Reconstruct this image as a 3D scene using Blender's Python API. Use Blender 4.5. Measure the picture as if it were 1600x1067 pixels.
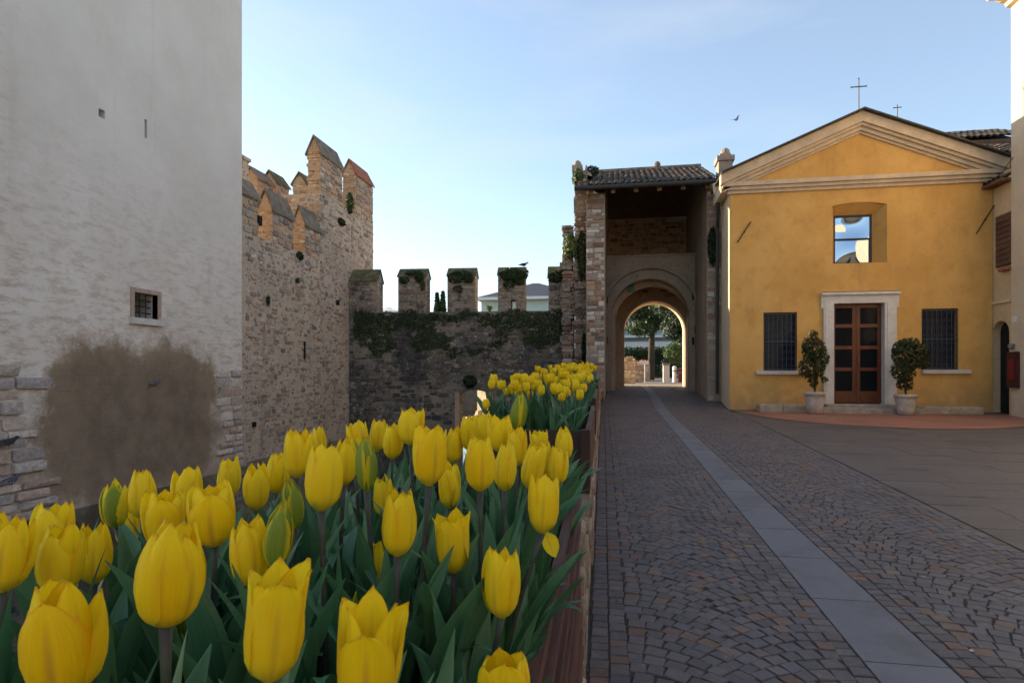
import bpy, math, random
from mathutils import Vector, noise
random.seed(7)
for _o in list(bpy.data.objects):
    bpy.data.objects.remove(_o)
SC = bpy.context.scene
COL = SC.collection
R = random.random
def U(a, b): return a + (b - a) * random.random()

# ------------------------------------------------------------------ camera, sky, sun, exposure
FOC, CX, HY = 950.0, 800.0, 580.0          # focal length, principal column, horizon row (pixels of the 1600 px photograph)
PHI = math.radians(10.1)                   # camera yaw to the left of the street axis (+Y)
CAMZ = 1.35
SP, CP = math.sin(PHI), math.cos(PHI)
cam = bpy.data.cameras.new("camera")
cam.sensor_width = 36.0
cam.lens = 36.0 * FOC / 1600.0
cam.shift_y = (HY - 533.5) / 1600.0
cam.clip_start, cam.clip_end = 0.02, 3000
cam.dof.use_dof = True
cam.dof.focus_distance = 1.1
cam.dof.aperture_fstop = 20.0
camo = bpy.data.objects.new("camera", cam)
camo.location = (0, 0, CAMZ)
camo.rotation_euler = (math.pi / 2, 0, PHI)
COL.objects.link(camo)
SC.camera = camo

SUN_EL = math.radians(14.0)
SUN_AZ = math.atan2(0.938, 0.347)          # from +Y towards -X
world = bpy.data.worlds.new("World")
SC.world = world
world.use_nodes = True
wn, wl = world.node_tree.nodes, world.node_tree.links
wn.clear()
w_out = wn.new("ShaderNodeOutputWorld")
w_bg = wn.new("ShaderNodeBackground")
w_sky = wn.new("ShaderNodeTexSky")
w_sky.sky_type = 'NISHITA'
w_sky.sun_disc = False
w_sky.sun_elevation = SUN_EL
w_sky.sun_rotation = -SUN_AZ
w_sky.air_density = 1.0
w_sky.dust_density = 0.5
w_sky.ozone_density = 1.6
w_bg.inputs['Strength'].default_value = 0.115
tc = wn.new("ShaderNodeTexCoord")
mp = wn.new("ShaderNodeMapping")
mp.inputs['Scale'].default_value = (1.0, 1.0, 3.2)
mp.inputs['Rotation'].default_value = (0.25, 0.3, 0.4)
cn = wn.new("ShaderNodeTexNoise")
cn.inputs['Scale'].default_value = 2.3
cn.inputs['Detail'].default_value = 7
cn.inputs['Roughness'].default_value = 0.52
cn.inputs['Distortion'].default_value = 0.5
cr = wn.new("ShaderNodeMapRange")
cr.inputs['From Min'].default_value = 0.50
cr.inputs['From Max'].default_value = 0.78
cr.inputs['To Max'].default_value = 0.48
cr.inputs['To Min'].default_value = 0.22
cmix = wn.new("ShaderNodeMix")
cmix.data_type = 'RGBA'
cmix.inputs[7].default_value = (2.6, 2.78, 3.08, 1)
wl.new(tc.outputs['Generated'], mp.inputs['Vector'])
wl.new(mp.outputs['Vector'], cn.inputs['Vector'])
wl.new(cn.outputs['Fac'], cr.inputs['Value'])
wl.new(cr.outputs['Result'], cmix.inputs[0])
wl.new(w_sky.outputs['Color'], cmix.inputs[6])
wl.new(cmix.outputs[2], w_bg.inputs['Color'])
wl.new(w_bg.outputs['Background'], w_out.inputs['Surface'])

sun = bpy.data.lights.new("sun", 'SUN')
sun.energy = 5.0
sun.angle = math.radians(0.53)
sun.color = (1.0, 0.80, 0.56)
suno = bpy.data.objects.new("sun", sun)
to_sun = Vector((-math.sin(SUN_AZ) * math.cos(SUN_EL), math.cos(SUN_AZ) * math.cos(SUN_EL), math.sin(SUN_EL)))
suno.rotation_euler = to_sun.to_track_quat('Z', 'Y').to_euler()
suno.location = to_sun * 60
COL.objects.link(suno)

SC.view_settings.view_transform = 'Standard'
SC.view_settings.look = 'None'
SC.view_settings.exposure = 1.52
SC.view_settings.gamma = 1.0
SC.view_settings.use_curve_mapping = False
SC.cycles.max_bounces = 8
SC.cycles.diffuse_bounces = 5

# ------------------------------------------------------------------ projection helpers (used to place things at their real distance)
def ray(px, py):
    u, v = (px - CX) / FOC, (HY - py) / FOC
    return Vector((-SP + u * CP, CP + u * SP, v))
def at_d(px, py, d): return Vector((0, 0, CAMZ)) + ray(px, py) * d
def on_y(px, py, Y):
    r = ray(px, py); return Vector((0, 0, CAMZ)) + r * (Y / r.y)
def on_x(px, py, X):
    r = ray(px, py); return Vector((0, 0, CAMZ)) + r * (X / r.x)
def proj(p):
    rt = p[0] * CP + p[1] * SP
    d = -p[0] * SP + p[1] * CP
    if d < 0.05: return (-9999, -9999, d)
    return (CX + FOC * rt / d, HY - FOC * (p[2] - CAMZ) / d, d)

def lerp(a, b, t): return a + (b - a) * t
def interp(xs, ys, x):
    if x <= xs[0]: return ys[0]
    for i in range(1, len(xs)):
        if x <= xs[i]:
            return lerp(ys[i - 1], ys[i], (x - xs[i - 1]) / (xs[i] - xs[i - 1]))
    return ys[-1]
def gz(Y):                                  # height of the street along its axis
    return interp([-6, 0, 15.3, 16.2, 17.2, 18.2, 20, 22.5, 24, 30, 400], [-.146, 0, .373, .43, .53, .62, .71, .78, .80, .82, .82], Y)
def edge_x(Y): return -0.07 - 0.027 * Y     # left edge of the paving
def strip_l(Y): return 1.095 - 0.013 * Y
def strip_r(Y): return 1.455 - 0.019 * Y
SLAB_X = 2.72

# ------------------------------------------------------------------ mesh builder
class MB:
    def __init__(s):
        s.v, s.f, s.t = [], [], []
    def add(s, vs, fs, tone=(1, 1, 1)):
        o = len(s.v)
        s.v.extend(tuple(p) for p in vs)
        s.t.extend([tone] * len(vs))
        s.f.extend(tuple(i + o for i in f) for f in fs)
        return s
    def box(s, x0, x1, y0, y1, z0, z1, tone=(1, 1, 1)):
        vs = [(x0, y0, z0), (x1, y0, z0), (x1, y1, z0), (x0, y1, z0), (x0, y0, z1), (x1, y0, z1), (x1, y1, z1), (x0, y1, z1)]
        return s.add(vs, [(0, 3, 2, 1), (4, 5, 6, 7), (0, 1, 5, 4), (1, 2, 6, 5), (2, 3, 7, 6), (3, 0, 4, 7)], tone)
    def prism_y(s, poly, y0, y1, tone=(1, 1, 1)):      # poly in (x, z), counter-clockwise seen from -Y
        n = len(poly)
        vs = [(p[0], y0, p[1]) for p in poly] + [(p[0], y1, p[1]) for p in poly]
        fs = [tuple(range(n)), tuple(range(2 * n - 1, n - 1, -1))]
        fs += [((i + 1) % n, i, n + i, n + (i + 1) % n) for i in range(n)]
        return s.add(vs, fs, tone)
    def prism_x(s, poly, x0, x1, tone=(1, 1, 1)):      # poly in (y, z)
        n = len(poly)
        vs = [(x0, p[0], p[1]) for p in poly] + [(x1, p[0], p[1]) for p in poly]
        fs = [tuple(range(n)), tuple(range(2 * n - 1, n - 1, -1))]
        fs += [((i + 1) % n, i, n + i, n + (i + 1) % n) for i in range(n)]
        return s.add(vs, fs, tone)
    def prism_z(s, poly, z0, z1, tone=(1, 1, 1)):
        n = len(poly)
        vs = [(p[0], p[1], z0) for p in poly] + [(p[0], p[1], z1) for p in poly]
        fs = [tuple(range(n - 1, -1, -1)), tuple(range(n, 2 * n))]
        fs += [(i, (i + 1) % n, n + (i + 1) % n, n + i) for i in range(n)]
        return s.add(vs, fs, tone)
    def tube(s, pts, rads, n=8, tone=(1, 1, 1), cap=True):
        pts = [Vector(p) for p in pts]
        if not hasattr(rads, '__len__'): rads = [rads] * len(pts)
        vs, fs = [], []
        ref = Vector((0.31, 0.17, 0.93))
        for i, p in enumerate(pts):
            t = (pts[min(i + 1, len(pts) - 1)] - pts[max(i - 1, 0)])
            t = t.normalized() if t.length > 1e-9 else Vector((0, 0, 1))
            if abs(t.dot(ref)) > 0.97: ref2 = Vector((1, 0, 0))
            else: ref2 = ref
            a = t.cross(ref2).normalized(); b = t.cross(a)
            for k in range(n):
                an = 2 * math.pi * k / n
                vs.append(p + (a * math.cos(an) + b * math.sin(an)) * rads[i])
        for i in range(len(pts) - 1):
            for k in range(n):
                k2 = (k + 1) % n
                fs.append((i * n + k, i * n + k2, (i + 1) * n + k2, (i + 1) * n + k))
        if cap:
            fs.append(tuple(range(n - 1, -1, -1)))
            fs.append(tuple(range((len(pts) - 1) * n, len(pts) * n)))
        return s.add(vs, fs, tone)
    def lathe(s, c, prof, n=16, tone=(1, 1, 1)):
        vs, fs = [], []
        for (r, z) in prof:
            for k in range(n):
                a = 2 * math.pi * k / n
                vs.append((c[0] + r * math.cos(a), c[1] + r * math.sin(a), c[2] + z))
        m = len(prof)
        for i in range(m - 1):
            for k in range(n):
                k2 = (k + 1) % n
                fs.append((i * n + k, i * n + k2, (i + 1) * n + k2, (i + 1) * n + k))
        fs.append(tuple(range(n - 1, -1, -1))); fs.append(tuple(range((m - 1) * n, m * n)))
        return s.add(vs, fs, tone)
    def mesh(s, name, mat, smooth=False, origin=(0, 0, 0)):
        me = bpy.data.meshes.new(name)
        ox, oy, oz = origin
        me.from_pydata([(x - ox, y - oy, z - oz) for x, y, z in s.v], [], s.f)
        at = me.attributes.new('tone', 'FLOAT_COLOR', 'POINT')
        buf = []
        for t in s.t: buf.extend((t[0], t[1], t[2], 1.0))
        at.data.foreach_set('color', buf)
        if mat: me.materials.append(mat)
        if smooth: me.polygons.foreach_set('use_smooth', [True] * len(me.polygons))
        me.update()
        return me
    def build(s, name, mat, parent=None, smooth=False, origin=None):
        """one object; vertices are given in world space, the parent's root origin is subtracted"""
        if parent is not None:
            org = root_origin(parent)
        else:
            org = origin if origin is not None else (0, 0, 0)
        me = s.mesh(name, mat, smooth, org)
        o = bpy.data.objects.new(name, me)
        COL.objects.link(o)
        if parent is not None: o.parent = parent
        else: o.location = org
        return o
def root_origin(o):
    while o.parent is not None: o = o.parent
    return tuple(o.location)
def thing(name, label, cat, loc=(0, 0, 0), group=None):
    o = bpy.data.objects.new(name, None)
    o.empty_display_size = 0.2
    COL.objects.link(o)
    o.location = loc
    return tag(o, label, cat, group)
def tag(o, label, cat, group=None):
    o['label'] = label; o['category'] = cat
    if group: o['group'] = group
    return o
def struct(o):
    o['kind'] = 'structure'; return o
def stuff(o):
    o['kind'] = 'stuff'; return o
def box_part(name, mat, parent, *b, tone=(1, 1, 1)):
    return MB().box(*b, tone=tone).build(name, mat, parent)

# ------------------------------------------------------------------ materials
class NT:
    def __init__(s, name):
        s.m = bpy.data.materials.new(name); s.m.use_nodes = True
        s.t = s.m.node_tree; s.t.nodes.clear()
        s.out = s.n('ShaderNodeOutputMaterial')
        s.bsdf = s.n('ShaderNodeBsdfPrincipled')
        s.l(s.bsdf.outputs[0], s.out.inputs[0])
    def n(s, k, **kw):
        nd = s.t.nodes.new(k)
        for a, b in kw.items(): setattr(nd, a, b)
        return nd
    def l(s, a, b): s.t.links.new(a, b)
    def pos(s): return s.n('ShaderNodeNewGeometry').outputs['Position']
    def objc(s): return s.n('ShaderNodeTexCoord').outputs['Object']
    def mapped(s, src, scale=(1, 1, 1), rot=(0, 0, 0), loc=(0, 0, 0)):
        m = s.n('ShaderNodeMapping')
        m.inputs['Scale'].default_value = scale; m.inputs['Rotation'].default_value = rot; m.inputs['Location'].default_value = loc
        s.l(src, m.inputs['Vector']); return m.outputs[0]
    def noise(s, vec, scale, detail=5, rough=0.6, dist=0.0):
        t = s.n('ShaderNodeTexNoise')
        t.inputs['Scale'].default_value = scale; t.inputs['Detail'].default_value = detail
        t.inputs['Roughness'].default_value = rough; t.inputs['Distortion'].default_value = dist
        if vec is not None: s.l(vec, t.inputs['Vector'])
        return t.outputs['Fac']
    def ramp(s, fac, a, b, lo=0.0, hi=1.0):
        m = s.n('ShaderNodeMapRange'); m.interpolation_type = 'SMOOTHSTEP'
        m.inputs['From Min'].default_value = a; m.inputs['From Max'].default_value = b
        m.inputs['To Min'].default_value = lo; m.inputs['To Max'].default_value = hi
        s.l(fac, m.inputs['Value']); return m.outputs[0]
    def mix(s, fac, a, b, mode='MIX'):
        m = s.n('ShaderNodeMix'); m.data_type = 'RGBA'; m.blend_type = mode
        for sock, val in ((0, fac), (6, a), (7, b)):
            if isinstance(val, (int, float)): m.inputs[sock].default_value = val
            elif isinstance(val, tuple): m.inputs[sock].default_value = (val[0], val[1], val[2], 1)
            else: s.l(val, m.inputs[sock])
        return m.outputs[2]
    def math(s, op, a, b=None):
        m = s.n('ShaderNodeMath', operation=op)
        for i, val in ((0, a), (1, b)):
            if val is None: continue
            if isinstance(val, (int, float)): m.inputs[i].default_value = val
            else: s.l(val, m.inputs[i])
        return m.outputs[0]
    def xyz(s, vec):
        m = s.n('ShaderNodeSeparateXYZ'); s.l(vec, m.inputs[0]); return m.outputs
    def attr(s, name='tone'):
        a = s.n('ShaderNodeAttribute'); a.attribute_name = name; return a.outputs['Color']
    def bump(s, h, strength=0.3, dist=0.02, chain=None):
        b = s.n('ShaderNodeBump')
        b.inputs['Strength'].default_value = strength; b.inputs['Distance'].default_value = dist
        s.l(h, b.inputs['Height'])
        if chain is not None: s.l(chain, b.inputs['Normal'])
        return b.outputs[0]
    def done(s, color, rough=0.85, normal=None, spec=0.3, metal=0.0):
        b = s.bsdf
        if isinstance(color, tuple): b.inputs['Base Color'].default_value = (*color, 1)
        else: s.l(color, b.inputs['Base Color'])
        if isinstance(rough, (int, float)): b.inputs['Roughness'].default_value = rough
        else: s.l(rough, b.inputs['Roughness'])
        b.inputs['Specular IOR Level'].default_value = spec
        b.inputs['Metallic'].default_value = metal
        if normal is not None: s.l(normal, b.inputs['Normal'])
        return s.m

def m_plain(name, col, rough=0.7, var=0.25, scale=9.0, bump=0.15, spec=0.3, metal=0.0, col2=None, local=False, bdist=0.01):
    t = NT(name)
    p = t.objc() if local else t.pos()
    n1 = t.noise(p, scale, 6, 0.65)
    n2 = t.noise(p, scale * 7.3, 4, 0.6)
    c2 = col2 or tuple(c * (1 - var) for c in col)
    c1 = tuple(min(1, c * (1 + var * 0.6)) for c in col)
    c = t.mix(t.ramp(n1, 0.3, 0.7), c1, c2)
    c = t.mix(t.ramp(n2, 0.35, 0.7, 0, 0.35), c, tuple(x * (1 - var * 1.2) for x in col))
    nb = t.bump(t.math('ADD', t.math('MULTIPLY', n1, 0.6), t.math('MULTIPLY', n2, 0.4)), bump, bdist) if bump else None
    return t.done(c, rough, nb, spec, metal)
def m_tone(name, rough=0.85, bump=0.35, scale=22.0, var=0.35, spec=0.25, dark=None, dist=0.012, stain=None, local=False):
    """colour of each piece from its 'tone', mottled, with grain"""
    t = NT(name)
    p = t.objc() if local else t.pos()
    n1 = t.noise(p, scale, 6, 0.7)
    n2 = t.noise(p, scale * 0.22, 5, 0.6)
    tone = t.attr()
    c = t.mix(t.ramp(n1, 0.3, 0.75, 0, var), tone, (0.03, 0.028, 0.025))
    c = t.mix(t.ramp(n1, 0.25, 0.45, var * 0.6, 0), c, (0.55, 0.5, 0.45))
    if stain:
        sc, a, b, col, amt = stain
        ns = t.noise(t.mapped(p, (1, 1, 0.28)), sc, 6, 0.62, 0.3)
        c = t.mix(t.ramp(ns, a, b, 0, amt), c, col)
    if dark:
        c = t.mix(t.ramp(n2, 0.45, 0.7, 0, 0.6), c, dark)
    nb = t.bump(n1, bump, dist)
    return t.done(c, rough, nb, spec)

M = {}
# rendered tower wall: grey lime render over brick, a bare brown patch with a shape of its own low down
def make_tower_mat():
    t = NT('tower_render')
    p = t.pos()
    x, y, z = t.xyz(p)
    n_big = t.noise(p, 0.55, 6, 0.6)
    n_mid = t.noise(t.mapped(p, (1, 1, 1.2)), 1.4, 7, 0.62)
    n_fin = t.noise(p, 34, 5, 0.7)
    c = t.mix(t.ramp(n_big, 0.3, 0.7), (0.68, 0.655, 0.62), (0.60, 0.575, 0.535))
    c = t.mix(t.ramp(n_mid, 0.48, 0.75, 0, 0.18), c, (0.49, 0.43, 0.37))
    stv = t.noise(t.mapped(p, (1, 1.3, 0.10)), 2.6, 7, 0.7, 0.25)
    c = t.mix(t.ramp(stv, 0.52, 0.76, 0, 0.22), c, (0.42, 0.38, 0.33))
    c = t.mix(t.ramp(stv, 0.27, 0.42, 0.18, 0), c, (0.72, 0.68, 0.62))
    spall = t.noise(p, 4.5, 8, 0.75)
    c = t.mix(t.ramp(spall, 0.67, 0.72, 0, 0.45), c, (0.44, 0.34, 0.265))
    # brick courses ghosting through near both corners
    cyz = t.n('ShaderNodeCombineXYZ'); t.l(y, cyz.inputs[0]); t.l(z, cyz.inputs[1])
    br = t.n('ShaderNodeTexBrick')
    br.inputs['Scale'].default_value = 1.0
    br.inputs['Brick Width'].default_value = 0.27; br.inputs['Row Height'].default_value = 0.075
    br.inputs['Mortar Size'].default_value = 0.011; br.inputs['Mortar Smooth'].default_value = 0.3
    br.inputs['Bias'].default_value = -0.2
    br.inputs['Color1'].default_value = (0.43, 0.29, 0.22, 1); br.inputs['Color2'].default_value = (0.54, 0.47, 0.39, 1); br.inputs['Mortar'].default_value = (0.42, 0.385, 0.34, 1)
    t.l(cyz.outputs[0], br.inputs['Vector'])
    edge_r = t.ramp(y, 11.6, 12.9, 0.0, 1)
    edge_l = t.ramp(y, 7.2, 5.4, 0, 1)
    nedge = t.ramp(t.noise(t.mapped(p, (1, 1, 3.0)), 3.1, 6, 0.75), 0.45, 0.62, 0, 1)
    low = t.ramp(z, 6.0, 1.4, 0.02, 0.7)
    fac = t.math('MULTIPLY', t.math('ADD', t.math('MAXIMUM', edge_r, edge_l), low), nedge)
    fac = t.math('MINIMUM', fac, 0.85)
    c = t.mix(fac, c, br.outputs['Color'])
    # bare patch
    a = on_x(62, 540, TOWER_X); b = on_x(350, 770, TOWER_X)
    yc, zc = (on_x(70, 600, TOWER_X).y + on_x(345, 600, TOWER_X).y) / 2 - 0.06, 0.50
    hy, hz = (on_x(345, 600, TOWER_X).y - on_x(70, 600, TOWER_X).y) / 2 * 1.10, 1.46
    dy = t.math('DIVIDE', t.math('ABSOLUTE', t.math('SUBTRACT', y, yc)), hy)
    dz = t.math('DIVIDE', t.math('ABSOLUTE', t.math('SUBTRACT', z, zc)), hz)
    d = t.math('POWER', t.math('ADD', t.math('POWER', dy, 3.0), t.math('POWER', dz, 3.0)), 0.3333)
    nw = t.math('MULTIPLY', t.math('SUBTRACT', t.noise(p, 1.5, 7, 0.68), 0.5), 0.75)
    d = t.math('ADD', d, nw)
    foot = t.math('MULTIPLY', t.ramp(z, 0.75, -0.1, 0, 1), t.ramp(t.noise(p, 1.3, 6, 0.7), 0.30, 0.55, 0.25, 0.8))
    c = t.mix(foot, c, (0.27, 0.215, 0.17))
    d = t.math('ADD', d, t.math('MULTIPLY', t.math('SUBTRACT', t.noise(p, 9, 6, 0.75), 0.5), 0.22))
    patch = t.ramp(d, 1.02, 0.82, 0, 1)
    pc = t.mix(t.ramp(t.noise(p, 1.9, 7, 0.7), 0.32, 0.68), (0.245, 0.195, 0.145), (0.165, 0.13, 0.098))
    pc = t.mix(t.ramp(t.noise(p, 11, 6, 0.7), 0.58, 0.72, 0, 0.5), pc, (0.31, 0.25, 0.19))
    pc = t.mix(t.ramp(d, 0.62, 0.95, 0, 0.6), pc, (0.30, 0.235, 0.16))
    rim = t.math('MULTIPLY', t.ramp(d, 0.86, 0.96, 0, 1), t.ramp(d, 1.16, 1.0, 0, 1))
    c = t.mix(t.math('MULTIPLY', rim, t.ramp(t.noise(p, 5, 5, 0.7), 0.45, 0.6, 0, 0.6)), c, br.outputs['Color'])
    c = t.mix(patch, c, pc)
    h = t.math('ADD', t.math('MULTIPLY', n_fin, 0.3), t.math('MULTIPLY', t.noise(p, 6, 6, 0.7), 0.35))
    h = t.math('SUBTRACT', h, t.math('MULTIPLY', patch, 0.6))
    nb = t.bump(h, 0.55, 0.03)
    nb = t.bump(t.math('MULTIPLY', br.outputs['Fac'], fac), 0.4, -0.014, nb)
    nb = t.bump(t.ramp(spall, 0.67, 0.72), 0.3, -0.015, nb)
    return t.done(c, 0.92, nb, 0.15)
TOWER_X, CASTLE_X = -8.05, -8.30
M['tower'] = make_tower_mat()
def m_wall(name, c1, c2, c3, sc=1.2, streak=None, bump=0.6):
    t = NT(name)
    p = t.pos()
    n1 = t.noise(p, sc, 7, 0.65); n2 = t.noise(p, sc * 6, 6, 0.7); n3 = t.noise(p, sc * 26, 5, 0.7)
    c = t.mix(t.ramp(n1, 0.35, 0.65), c1, c2)
    c = t.mix(t.ramp(n2, 0.45, 0.7, 0, 0.7), c, c3)
    c = t.mix(t.ramp(n3, 0.55, 0.75, 0, 0.5), c, tuple(v * 0.35 for v in c3))
    if streak:
        ns = t.noise(t.mapped(p, (1, 1, 0.22)), streak[0], 6, 0.65, 0.4)
        c = t.mix(t.ramp(ns, streak[1], streak[2], 0, streak[4]), c, streak[3])
    h = t.math('ADD', t.math('MULTIPLY', n2, 0.5), t.math('MULTIPLY', n3, 0.5))
    return t.done(c, 0.95, t.bump(h, bump, 0.04), 0.1)
def m_rubblewall(name, c1, c2, c3, tones, cell=9.0, amount=0.5, sc=1.0, streak=None, bump=0.7):
    """lime mortar with many small stones and pits too small to build singly"""
    t = NT(name)
    p = t.pos()
    n1 = t.noise(p, sc, 7, 0.65); n2 = t.noise(p, sc * 6, 6, 0.7); n3 = t.noise(p, sc * 26, 5, 0.7)
    c = t.mix(t.ramp(n1, 0.35, 0.65), c1, c2)
    c = t.mix(t.ramp(n2, 0.48, 0.72, 0, 0.6), c, c3)
    wob = t.n('ShaderNodeVectorMath', operation='ADD')
    nz = t.n('ShaderNodeTexNoise'); nz.inputs['Scale'].default_value = 7; t.l(p, nz.inputs['Vector'])
    sc_ = t.n('ShaderNodeVectorMath', operation='SCALE'); sc_.inputs['Scale'].default_value = 0.10; t.l(nz.outputs['Color'], sc_.inputs[0])
    t.l(p, wob.inputs[0]); t.l(sc_.outputs[0], wob.inputs[1])
    masks = None
    for k, (cs, am) in enumerate(((cell, amount), (cell * 2.3, amount * 0.8))):
        vo = t.n('ShaderNodeTexVoronoi'); vo.inputs['Scale'].default_value = cs
        t.l(t.mapped(wob.outputs[0], (1, 1, 1.5)), vo.inputs['Vector'])
        r, g, b = t.xyz(vo.outputs['Color'])
        region = t.math('MULTIPLY', t.ramp(n1, 0.36, 0.62, 0.35, 1.0), am)
        on = t.ramp(t.math('SUBTRACT', region, r), 0.0, 0.06, 0, 1)
        blob = t.math('MULTIPLY', on, t.ramp(vo.outputs['Distance'], 0.52, 0.36, 0, 1))
        tc_ = t.mix(t.ramp(g, 0.30, 0.34), tones[0], tones[1])
        tc_ = t.mix(t.ramp(g, 0.58, 0.62), tc_, tones[2])
        tc_ = t.mix(t.ramp(g, 0.82, 0.86), tc_, tones[3])
        c = t.mix(t.math('MULTIPLY', blob, 0.85), c, tc_)
        masks = blob if masks is None else t.math('MAXIMUM', masks, blob)
    c = t.mix(t.ramp(n3, 0.60, 0.72, 0, 0.65), c, tuple(v * 0.3 for v in c3))
    if streak:
        ns = t.noise(t.mapped(p, (1, 1, 0.20)), streak[0], 6, 0.65, 0.4)
        c = t.mix(t.ramp(ns, streak[1], streak[2], 0, streak[4]), c, streak[3])
    h = t.math('ADD', t.math('MULTIPLY', n2, 0.4), t.math('MULTIPLY', n3, 0.4))
    h = t.math('ADD', h, t.math('MULTIPLY', masks, 0.35))
    return t.done(c, 0.95, t.bump(h, bump, 0.045), 0.1)
M['castle_mortar'] = m_rubblewall('castle_mortar', (0.50, 0.425, 0.345), (0.42, 0.355, 0.285), (0.35, 0.28, 0.22), ((0.16, 0.12, 0.10), (0.30, 0.20, 0.14), (0.24, 0.21, 0.19), (0.52, 0.47, 0.41)), 8.5, 0.55, 0.9, (1.5, 0.60, 0.72, (0.16, 0.155, 0.16), 0.65))
M['merlon_glow_brick'] = m_rubblewall('merlon_glow_brick', (0.50, 0.36, 0.235), (0.44, 0.315, 0.20), (0.36, 0.25, 0.16), ((0.36, 0.20, 0.12), (0.52, 0.42, 0.31), (0.40, 0.30, 0.20), (0.56, 0.49, 0.40)), 7.0, 0.5, 1.2)  # brick made more orange to carry the sun bounced onto merlon ends
M['castle_stone'] = m_tone('castle_stone', bump=0.6, scale=18, var=0.45)
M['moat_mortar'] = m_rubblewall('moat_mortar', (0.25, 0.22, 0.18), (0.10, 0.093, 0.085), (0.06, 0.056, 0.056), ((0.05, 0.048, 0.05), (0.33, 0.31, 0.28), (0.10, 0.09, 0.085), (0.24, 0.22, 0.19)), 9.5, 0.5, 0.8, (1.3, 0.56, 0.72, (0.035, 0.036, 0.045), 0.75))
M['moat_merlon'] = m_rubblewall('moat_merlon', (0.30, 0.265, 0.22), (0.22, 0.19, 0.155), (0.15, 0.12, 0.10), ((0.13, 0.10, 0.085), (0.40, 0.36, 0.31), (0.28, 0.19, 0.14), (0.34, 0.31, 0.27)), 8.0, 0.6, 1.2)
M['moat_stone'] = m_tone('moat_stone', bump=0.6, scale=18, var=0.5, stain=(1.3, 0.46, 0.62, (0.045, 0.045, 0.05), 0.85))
M['gate_mortar'] = m_wall('gate_mortar', (0.37, 0.31, 0.26), (0.31, 0.26, 0.215), (0.24, 0.195, 0.155), 1.4)
M['gate_plaster'] = m_rubblewall('gate_plaster', (0.36, 0.295, 0.235), (0.29, 0.235, 0.185), (0.23, 0.18, 0.14), ((0.17, 0.13, 0.10), (0.30, 0.20, 0.15), (0.26, 0.22, 0.18), (0.42, 0.37, 0.31)), 7.0, 0.22, 0.9, None, 0.5)
M['brown_wall'] = m_wall('brown_wall', (0.46, 0.335, 0.24), (0.38, 0.27, 0.195), (0.29, 0.20, 0.14), 1.2)
M['cap'] = m_plain('merlon_cap_stone', (0.21, 0.18, 0.145), 0.95, 0.4, 5, 0.5, 0.1, bdist=0.03)
M['cap_moss'] = m_plain('merlon_cap_mossy', (0.15, 0.135, 0.085), 0.95, 0.4, 6, 0.6, 0.1, col2=(0.06, 0.07, 0.03), bdist=0.03)
M['cap_brick'] = m_plain('merlon_cap_brick', (0.33, 0.14, 0.09), 0.9, 0.35, 7, 0.5, 0.1, bdist=0.03)
M['dark'] = m_plain('dark_void', (0.012, 0.011, 0.011), 0.9, 0.2, 8, 0)
M['iron'] = m_plain('black_iron', (0.03, 0.03, 0.034), 0.5, 0.3, 30, 0.1, 0.5, 0.6)
M['sill'] = m_plain('pale_stone', (0.56, 0.54, 0.51), 0.8, 0.16, 8, 0.2, 0.2)
M['marble'] = m_plain('door_surround_marble', (0.63, 0.61, 0.585), 0.55, 0.14, 5, 0.1, 0.4)
def make_ochre():
    t = NT('ochre_render')
    p = t.pos()
    n1 = t.noise(p, 0.7, 8, 0.66); n2 = t.noise(p, 3.3, 7, 0.7); n3 = t.noise(p, 40, 4, 0.6)
    x, y, z = t.xyz(p)
    c = t.mix(t.ramp(n1, 0.3, 0.7), (0.67, 0.41, 0.14), (0.56, 0.315, 0.092))
    c = t.mix(t.ramp(n2, 0.45, 0.78, 0, 0.6), c, (0.44, 0.25, 0.085))
    c = t.mix(t.ramp(n2, 0.22, 0.42, 0.35, 0), c, (0.64, 0.40, 0.14))
    foot = t.math('MULTIPLY', t.ramp(z, 1.35, 0.5, 0, 1), t.ramp(n2, 0.3, 0.6, 0.15, 0.75))
    c = t.mix(foot, c, (0.37, 0.25, 0.12))
    st = t.noise(t.mapped(p, (1, 1, 0.16)), 2.4, 6, 0.68, 0.3)
    c = t.mix(t.ramp(st, 0.52, 0.74, 0, 0.45), c, (0.38, 0.225, 0.09))
    pt = t.noise(p, 0.45, 9, 0.72, 0.6)
    c = t.mix(t.ramp(pt, 0.56, 0.60, 0, 0.22), c, (0.66, 0.43, 0.17))
    c = t.mix(t.ramp(st, 0.30, 0.44, 0.22, 0), c, (0.66, 0.44, 0.18))
    h = t.math('ADD', t.math('MULTIPLY', n2, 0.6), t.math('MULTIPLY', n3, 0.4))
    return t.done(c, 0.9, t.bump(h, 0.3, 0.02), 0.15)
M['ochre'] = make_ochre()
M['cornice'] = m_plain('cornice_stone', (0.58, 0.47, 0.34), 0.85, 0.2, 4, 0.25, 0.2, col2=(0.48, 0.395, 0.30))
M['cream'] = m_plain('cream_render', (0.62, 0.47, 0.28), 0.9, 0.15, 1.5, 0.2, 0.15)
M['cream_pale'] = m_plain('pale_cream_render', (0.66, 0.54, 0.38), 0.9, 0.12, 1.5, 0.2, 0.15)
def make_wood(name, c1, c2, rough=0.45, axis=(18, 18, 1.2), spec=0.4):
    t = NT(name)
    p = t.pos()
    n = t.noise(t.mapped(p, axis), 3.0, 6, 0.65, 1.2)
    n2 = t.noise(p, 3.0, 4)
    c = t.mix(t.ramp(n, 0.3, 0.7), c1, c2)
    c = t.mix(t.ramp(n2, 0.4, 0.7, 0, 0.4), c, tuple(v * 0.5 for v in c2))
    return t.done(c, rough, t.bump(n, 0.25, 0.004), spec)
M['door_wood'] = make_wood('varnished_door_wood', (0.17, 0.050, 0.018), (0.10, 0.028, 0.011), 0.35)
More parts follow.
